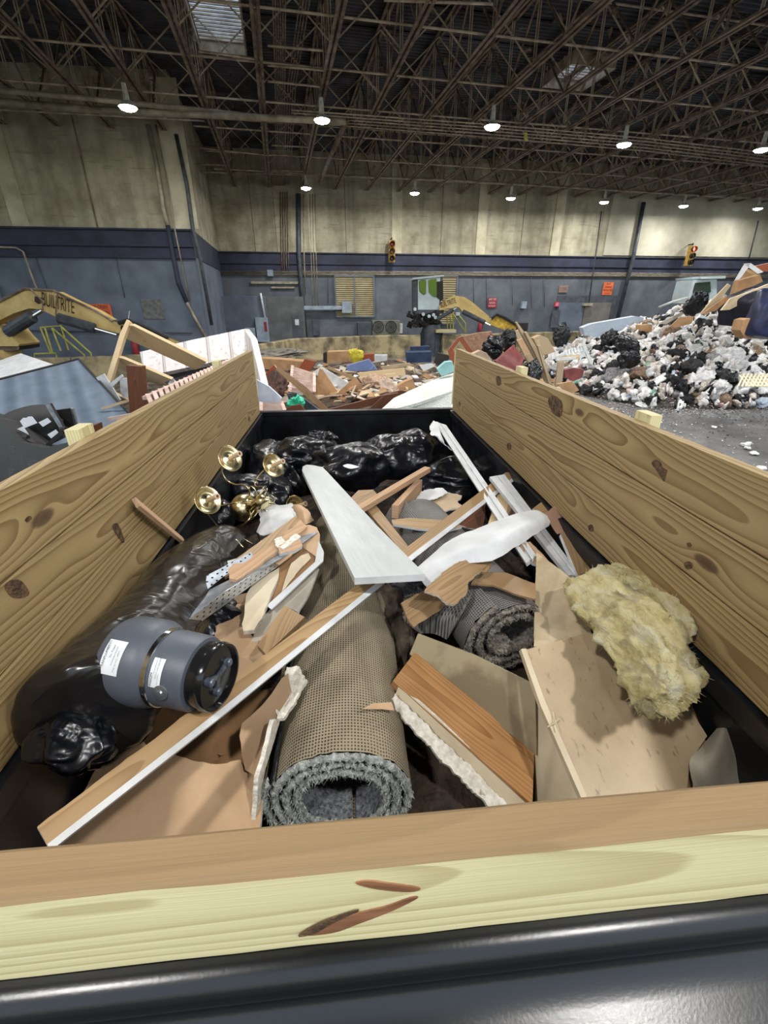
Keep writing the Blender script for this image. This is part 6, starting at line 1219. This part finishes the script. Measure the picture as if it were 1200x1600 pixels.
t = slats('plastic_chair', 'white plastic chair lying on its side at the left of the refuse heap', 'plastic chair', [A(884, 548, 10.6), A(911, 538, 10.6), A(916, 546, 10.5), A(884, 556, 10.5)], 2, WHITEP, .03)
for i in range(7): u = i/6; mb = MB(); mb.bar(A(884, 548, 10.55).lerp(A(911, 538, 10.55), u), A(885, 556, 10.5).lerp(A(914, 547, 10.5), u), .035, .02, up=(0, -1, 0)); mb.build('back_slat', WHITEP, t)
for a, b_ in (((911, 538), (923, 566)), ((914, 530), (911, 540)), ((868, 560), (884, 550)), ((869, 562), (900, 559)), ((906, 560), (915, 545))): mb = MB(); mb.bar(A(*a, 10.5), A(*b_, 10.5), .06, .03, up=(0, -1, 0)); mb.build('chair_leg', WHITEP, t)
t = thing('lattice_panel', 'cream garden lattice lying at the right edge of the heap', 'lattice', A(1180, 596, 9.3)); lc = mat('cream_lattice', srgb(226, 216, 184), srgb(200, 188, 156), sc=5)
for i in range(9):
    mb = MB(); a, b_ = A(1163+i*6, 584-(i % 2)*0, 9.9), A(1148+i*6+5, 604, 9.0); mb.bar(a, b_, .03, .012); mb.build('lattice_strip', lc, t)
    mb = MB(); a, b_ = A(1155+i*6, 586, 9.9), A(1170+i*6, 604, 9.0); mb.bar(a, b_, .03, .012); mb.build('lattice_strip', lc, t)
t = thing('mattress', 'white quilted mattress lying behind the tailgate against the right planks', 'mattress', A(660, 630, 6.2), 'mattresses around the trailer')
m, N, L, b = nodes('quilted_white'); v = mapping(N, L, (14, 14, 14)); vo = N.new('ShaderNodeTexVoronoi'); L.new(v, vo.inputs['Vector']); b.inputs['Roughness'].default_value = .8
L.new(ramp(N, L, noise(N, L, v, .15, 4), [(.35, srgb(196, 200, 190)), (.65, srgb(224, 226, 218))]), b.inputs['Base Color']); bump(N, L, vo.outputs['Distance'], .5, .03, b); QW = m
slab('mattress_top', [(594, 641), (615, 622), (680, 592), (716, 580), (722, 606), (650, 630), (612, 640)], [A(594, 641, 5.9), A(716, 580, 7.6), A(722, 606, 6.3)], .04, [QW, QW], t); slab('mattress_side', [(596, 640), (650, 628), (722, 604), (724, 650), (600, 655)], [A(600, 640, 5.85), A(722, 604, 6.3), A(722, 650, 6.0)], .1, [QW, QW], t)
def lump(name, px, py, d, r, seed, m_, label, cat, fold=.25): return tag(place(name, blob(seed, 5, fold, .35, False), TRS(A(px, py, d), (seed, seed*2, seed*3), r), m_), label, cat)
GRN = plastic('green_bag_film', srgb(60, 190, 150), .25, .7, 6); lump('green_bag', 464, 633, 6.6, (.17, .12, .10), 31, GRN, 'bright green plastic bag behind the tailgate', 'plastic bag'); tag(ps('brown_board', [(440, 643), (455, 634), (470, 632), (478, 644)], 6.3, .03, [DARKW, DARKW]), 'brown board corner in front of the green bag', 'board')
lump('yellow_cloth', 557, 557, 14, (.24, .2, .14), 32, mat('yellow_cloth', srgb(224, 210, 70), srgb(190, 170, 50), sc=8), 'bright yellow cloth among the far boxes', 'cloth')
lump('tan_blanket', 590, 602, 9, (.28, .2, .28), 33, mat('tan_blanket', srgb(190, 164, 140), srgb(150, 122, 98), sc=6, rough=.95), 'bunched tan blanket in the middle of the debris', 'blanket', .35); lump('tan_blanket', 606, 612, 8.6, (.22, .2, .16), 34, mat('pale_blanket', srgb(206, 188, 170), srgb(170, 148, 130), sc=6, rough=.95), 'pale blanket heap right of the particle board', 'blanket', .35)
lump('brown_cushion', 428, 604, 8.2, (.3, .25, .16), 35, mat('brown_cloth', srgb(96, 62, 50), srgb(60, 40, 34), sc=6), 'dark brown cushion under the reddish plank', 'cushion'); lump('trash_bag', 774, 543, 9.8, (.22, .2, .24), 36, BLACKB, 'dark blue-black bag beside the crib rail', 'trash bag'); lump('trash_bag', 793, 534, 10.2, (.22, .2, .14), 37, BLACKB, 'black bag above the maroon rack', 'trash bag'); lump('trash_bag', 827, 585, 9.3, (.2, .2, .26), 38, BLACKB, 'dark blue-black bag below the pallet boards', 'trash bag')
tag(place('grey_heap', blob(39, 5, .2, .3, False), TRS(A(425, 553, 16.5), (0, 0, .4), (1.3, .6, .16)), mat('grey_dust_heap', srgb(130, 124, 112), srgb(90, 86, 78), sc=5, det=8)), 'low grey heap of dust against the barrier', 'heap')
COU = mat('navy_leather', srgb(36, 46, 84), srgb(26, 32, 56), sc=4, rough=.35)
t = thing('sofa', 'navy leather sofa end standing at the right edge of the heap', 'sofa', A(1190, 530, 10.5)); mb = MB(); vs, fs = blob(44, 4, .02, .1, False, square=.5)
place('sofa_arm', (vs, fs), TRS(A(1197, 497, 10.6), (0, .15, .2), (.33, .3, .62)), COU, t); place('sofa_back', (vs, fs), TRS(A(1165, 480, 11.6), (0, 1.2, .1), (.35, .5, .55)), mat('dark_navy', srgb(26, 30, 52), srgb(18, 20, 34), rough=.6), t)
tag(pipe('white_stick', [A(1030, 480, 13.5), A(1050, 472, 13.2), A(1074, 465, 13)], .03, 'thin white stick poking out left from the heap', WHITEP), cat='stick')
# scattered wood, cardboard and plaster pieces, each one separate
rnd = random.Random(21); kinds = [(OAK, 'brown lath', 'lath_piece', 'lath'), (PINE, 'pale pine offcut', 'pine_piece', 'wood offcut'), (CBD, 'cardboard scrap', 'cardboard_scrap', 'cardboard'), (WHITEP, 'white plaster scrap', 'plaster_scrap', 'plaster'), (DARKW, 'dark wood splinter', 'wood_piece', 'wood offcut'), (PKW, 'pinkish slat', 'slat_piece', 'slat'), (GREYW, 'weathered wood piece', 'wood_piece', 'wood offcut'), (KRAFT2, 'brown fibreboard piece', 'board_piece', 'board'), (TANB, 'tan board piece', 'board_piece', 'board'), (GREYGYP, 'grey drywall piece', 'drywall_piece', 'drywall')]
for i in range(430):
    if i < 350: px, py = rnd.uniform(400, 720), rnd.triangular(556, 640, 590)
    else: px, py = rnd.uniform(790, 900), rnd.uniform(540, 620)
    z_ = h_mid(*Z(px, py, .7).xy)+rnd.uniform(.02, .16); p = Z(px, py, z_); z_ = h_mid(p.x, p.y)+rnd.uniform(.02, .11); p = Z(px, py, z_)
    k_ = rnd.choice(kinds); m_, lb, nm, ct = k_; flat = ct in ('cardboard', 'plaster', 'board', 'drywall'); Ls = rnd.uniform(.15, .75) if not flat else rnd.uniform(.1, .3); ws = rnd.uniform(.02, .07) if not flat else Ls*rnd.uniform(.5, .9)
    a = rnd.uniform(0, 6.28); d = V((math.cos(a), math.sin(a), rnd.uniform(-.25, .35))).normalized(); up = V((rnd.uniform(-.6, .6), rnd.uniform(-.9, .3), 1)).normalized()
    mb = MB(); mb.bar(p-d*Ls/2, p+d*Ls/2, ws, rnd.uniform(.012, .03), up=up); x_ = d; y_ = up.cross(x_).normalized()
    where = 'left of the tan headboard' if px < 495 else 'between the headboard and the navy armchair' if px < 640 else 'around the white quilted mattress' if px < 725 else 'under the leaning posts'
    tag(mb.build(nm, m_, frame=frame3(p, x_, x_.cross(y_))), lb+' lying in the debris '+where, ct, lb+'s '+where)
# ================================================================ REFUSE HEAP
foot = [V((5.2, 15.5)), V((5.9, 13.2)), V((6.5, 11.2)), V((7.2, 10.0)), V((8.6, 9.65)), V((10.2, 9.6)), V((15, 9.4))]
def h_heap(x_, y_):
    p = V((x_, y_)); best = 1e9; sgn = 1
    for a, b_ in zip(foot, foot[1:]):
        ab = b_-a; u = max(0, min(1, (p-a).dot(ab)/ab.length_squared)); q = a+ab*u; dd = (p-q).length
        if dd < best: best = dd; sgn = 1 if ab.x*(p.y-a.y)-ab.y*(p.x-a.x) > 0 else -1
    if sgn < 0: return 0
    cap = 1.05+max(0, min(1, (x_-7.5)/4.5))*1.85
    h = cap*(1-math.exp(-best*.62/cap*1.25)); 
    if y_ > 15: h *= max(0, 1-(y_-15)/4)
    return h*(1+.12*fbm(V((x_*.8, y_*.8, 5)), 3))
HM = mat('refuse_underlayer', srgb(90, 84, 80), srgb(24, 22, 24), sc=7, rough=.8, bmp=1, bsc=16, bd=.06, det=10)
field(4.6, 16, 9.0, 19, lambda x_, y_: h_heap(x_, y_)-.03, 'refuse_underlayer', 'mixed dirty refuse filling the heap below the bags', .12, HM)
cols = [('white', srgb(240, 240, 240), srgb(200, 198, 196), 42), ('black', (.012, .012, .014), (.008, .008, .01), 34), ('grey', srgb(170, 170, 174), srgb(120, 118, 118), 8), ('off-white', srgb(214, 206, 196), srgb(150, 138, 128), 12), ('brown', srgb(150, 124, 100), srgb(104, 84, 66), 7), ('pink', srgb(214, 180, 176), srgb(180, 140, 136), 1), ('pale blue', srgb(196, 208, 222), srgb(150, 164, 186), 3), ('pale green', srgb(150, 205, 180), srgb(110, 160, 140), 2)]
BM = {c_[0]: plastic(c_[0].replace(' ', '_').replace('-', '_')+'_refuse_film', c_[1], .3 if c_[0] != 'black' else .2, .8, 9, c2=c_[2]) for c_ in cols}
protos = {}
def proto(col, k_):
    if (col, k_) not in protos:
        vs, fs = blob(60+k_, 4, .24, .4, k_ % 3 == 0, freq=1.7); mb = MB(); mb.add(vs, fs); o = mb.build('trash_bag', BM[col], smooth=True, frame=M()); protos[(col, k_)] = o.data; bpy.data.objects.remove(o)
    return protos[(col, k_)]
rnd = random.Random(77); pool = [c_[0] for c_ in cols for _ in range(c_[3])]; placed = []; tries = 0
def projpx(p):
    d = p-CAM; w_ = d.dot(FW); return 600+FPX*d.dot(RT)/w_, 800-FPX*d.dot(UP)/w_
while len(placed) < 300 and tries < 20000:
    tries += 1; x_ = rnd.uniform(5.2, 14); y_ = rnd.uniform(9.4, 16.5); h = h_heap(x_, y_)
    if h < .04: continue
    hb = h_heap(x_-.1*1, y_-.25)
    if h_heap(x_, y_+.2) < h-.05: continue
    px, py = projpx(V((x_, y_, h)))
    if not (835 < px < 1230): continue
    r = rnd.choice((.11, .13, .16, .19, .23)) * (1 if h > .3 else .6)
    if any((a-x_)**2+(b_-y_)**2 < (.62*(r+q))**2 for a, b_, q in placed): continue
    placed.append((x_, y_, r)); col = rnd.choice(pool)
    o = bpy.data.objects.new('trash_bag', proto(col, rnd.randrange(7))); C.objects.link(o)
    o.location = (x_, y_, h+r*.25); o.rotation_euler = (rnd.uniform(-.7, .7), rnd.uniform(-.7, .7), rnd.uniform(0, 6.28)); o.scale = (r*rnd.uniform(.9, 1.35), r*rnd.uniform(.8, 1.15), r*rnd.uniform(.65, 1))
    w1 = 'near its left end' if px < 930 else 'in its middle' if px < 1060 else 'in its right part'; w2 = 'at the foot of the refuse heap' if h < .45 else 'halfway up the refuse heap' if h < 1.1 else 'high on the refuse heap'
    tag(o, 'crumpled %s trash bag %s, %s' % (col, w2, w1), 'trash bag', '%s bags %s %s' % (col, w2, w1))
for px, py, d, r, s_, l in ((878, 525, 15, .30, 3, 'round shiny black bag at the upper left of the refuse heap'), (978, 535, 13.2, .33, 2, 'largest shiny black bag in the upper middle of the refuse heap'), (952, 529, 14, .26, 4, 'black bag just left of the largest black one'), (982, 562, 11.8, .27, 5, 'shiny black bag below the largest black one'), (1088, 474, 12.6, .30, 6, 'ragged black bag beside the white machine cab')):
    lump('trash_bag', px, py, d, (r, r*.8, r*.7), s_+70, BLACKB, l, 'trash bag', .2)
# fine litter on the heap and floor that nobody could count
for nm, m_, n, lab, sd in (('white_litter', WHITEP, 4200, 'countless small white scraps of litter on heap and floor', 1), ('dark_litter', BLK, 3200, 'countless small dark scraps of litter on heap and floor', 2), ('brown_litter', CBD, 3000, 'countless small brown scraps over the debris and floor', 3), ('coloured_litter', BM['pale blue'], 350, 'small bluish scraps strewn over the refuse heap', 4)):
    rnd = random.Random(sd); mb = MB()
    for _ in range(n):
        if rnd.random() < .72: x_, y_ = rnd.uniform(5.4, 13.5), rnd.uniform(9.3, 15); h = h_heap(x_, y_)+rnd.uniform(-.02, .05)
        elif rnd.random() < .5:
            t_ = rnd.random(); k_ = rnd.randrange(len(foot)-1); q = foot[k_].lerp(foot[k_+1], t_); x_, y_ = q.x+rnd.gauss(0, .25), q.y+rnd.gauss(-.2, .4); h = h_heap(x_, y_)+.01
        elif nm == 'brown_litter': x_, y_ = rnd.uniform(-6, 6), rnd.uniform(5.5, 15); h = h_mid(x_, y_)+.03
        else: x_, y_ = rnd.uniform(3.2, 9.5), rnd.triangular(3.8, 9.7, 9.2); h = h_heap(x_, y_)+.008
        if h < .05 and rnd.random() < .15: continue
        s_ = rnd.uniform(.012, .05) if h > .1 else rnd.uniform(.008, .034); c_ = V((x_, y_, h)); vs = [c_+V((rnd.uniform(-1, 1), rnd.uniform(-1, 1), rnd.uniform(0, .8)))*s_ for _ in range(5)]
        mb.add(vs, [(0, 1, 2), (0, 2, 3), (0, 3, 4), (1, 2, 4)])
    tag(mb.build(nm, m_), lab, 'litter', kind='stuff')
for nm, m_, n, lab, sd in (('white_film_scraps', BM['white'], 700, 'countless crumpled white film scraps between the bags of the heap', 5), ('black_film_scraps', BLACKB, 330, 'countless black film scraps between the bags of the heap', 6), ('tan_paper_scraps', BM['off-white'], 420, 'countless off-white paper scraps between the bags of the heap', 7), ('blue_film_scraps', BM['pale blue'], 70, 'countless pale blue film scraps between the bags', 8), ('pink_film_scraps', BM['pink'], 50, 'countless pinkish scraps between the bags', 9)):
    rnd = random.Random(sd); mb = MB(); shp = [blob(120+k_, 3, .35, .5, False, freq=2) for k_ in range(5)]; k_ = 0
    while k_ < n:
        x_, y_ = rnd.uniform(5.4, 13.5), rnd.uniform(9.3, 15); h = h_heap(x_, y_)
        if h < .02: continue
        k_ += 1; r = rnd.uniform(.04, .11); T_ = TRS((x_, y_, h+rnd.uniform(.0, .12)), (rnd.uniform(0, 6), rnd.uniform(0, 6), rnd.uniform(0, 6)), (r*1.5, r, r*rnd.uniform(.3, .9))); vs, fs = rnd.choice(shp); mb.add([T_ @ q for q in vs], fs)
    tag(mb.build(nm, m_, smooth=True), lab, 'litter', kind='stuff')
for px, py, r, l in ((1165, 695, .07, 'larger white cup lid on the floor at the right edge'), (1178, 708, .06, 'crumpled white wrapper below the cup lid'), (1168, 700, .05, 'small white wad beside the cup lid'), (1190, 731, .06, 'flattened grey cup on the floor near the planks'), (1170, 694-2, .04, 'small blue wrapper on the floor'), (1115, 667, .05, 'white paper wad alone on the grey floor')):
    p = Z(px, py, .03); tag(place('paper_wad', blob(int(px), 3, .3, .4, False), TRS(p, (0, 0, px), (r, r, r*.5)), BM['white']), l, 'litter piece')
tag(place('paper_plate', blob(91, 3, .05, .05, False), TRS(Z(1003, 632, .05), (.3, 0, 0), (.16, .14, .02)), WHITEP), 'white oval plate at the foot of the heap above the stake', 'plate')
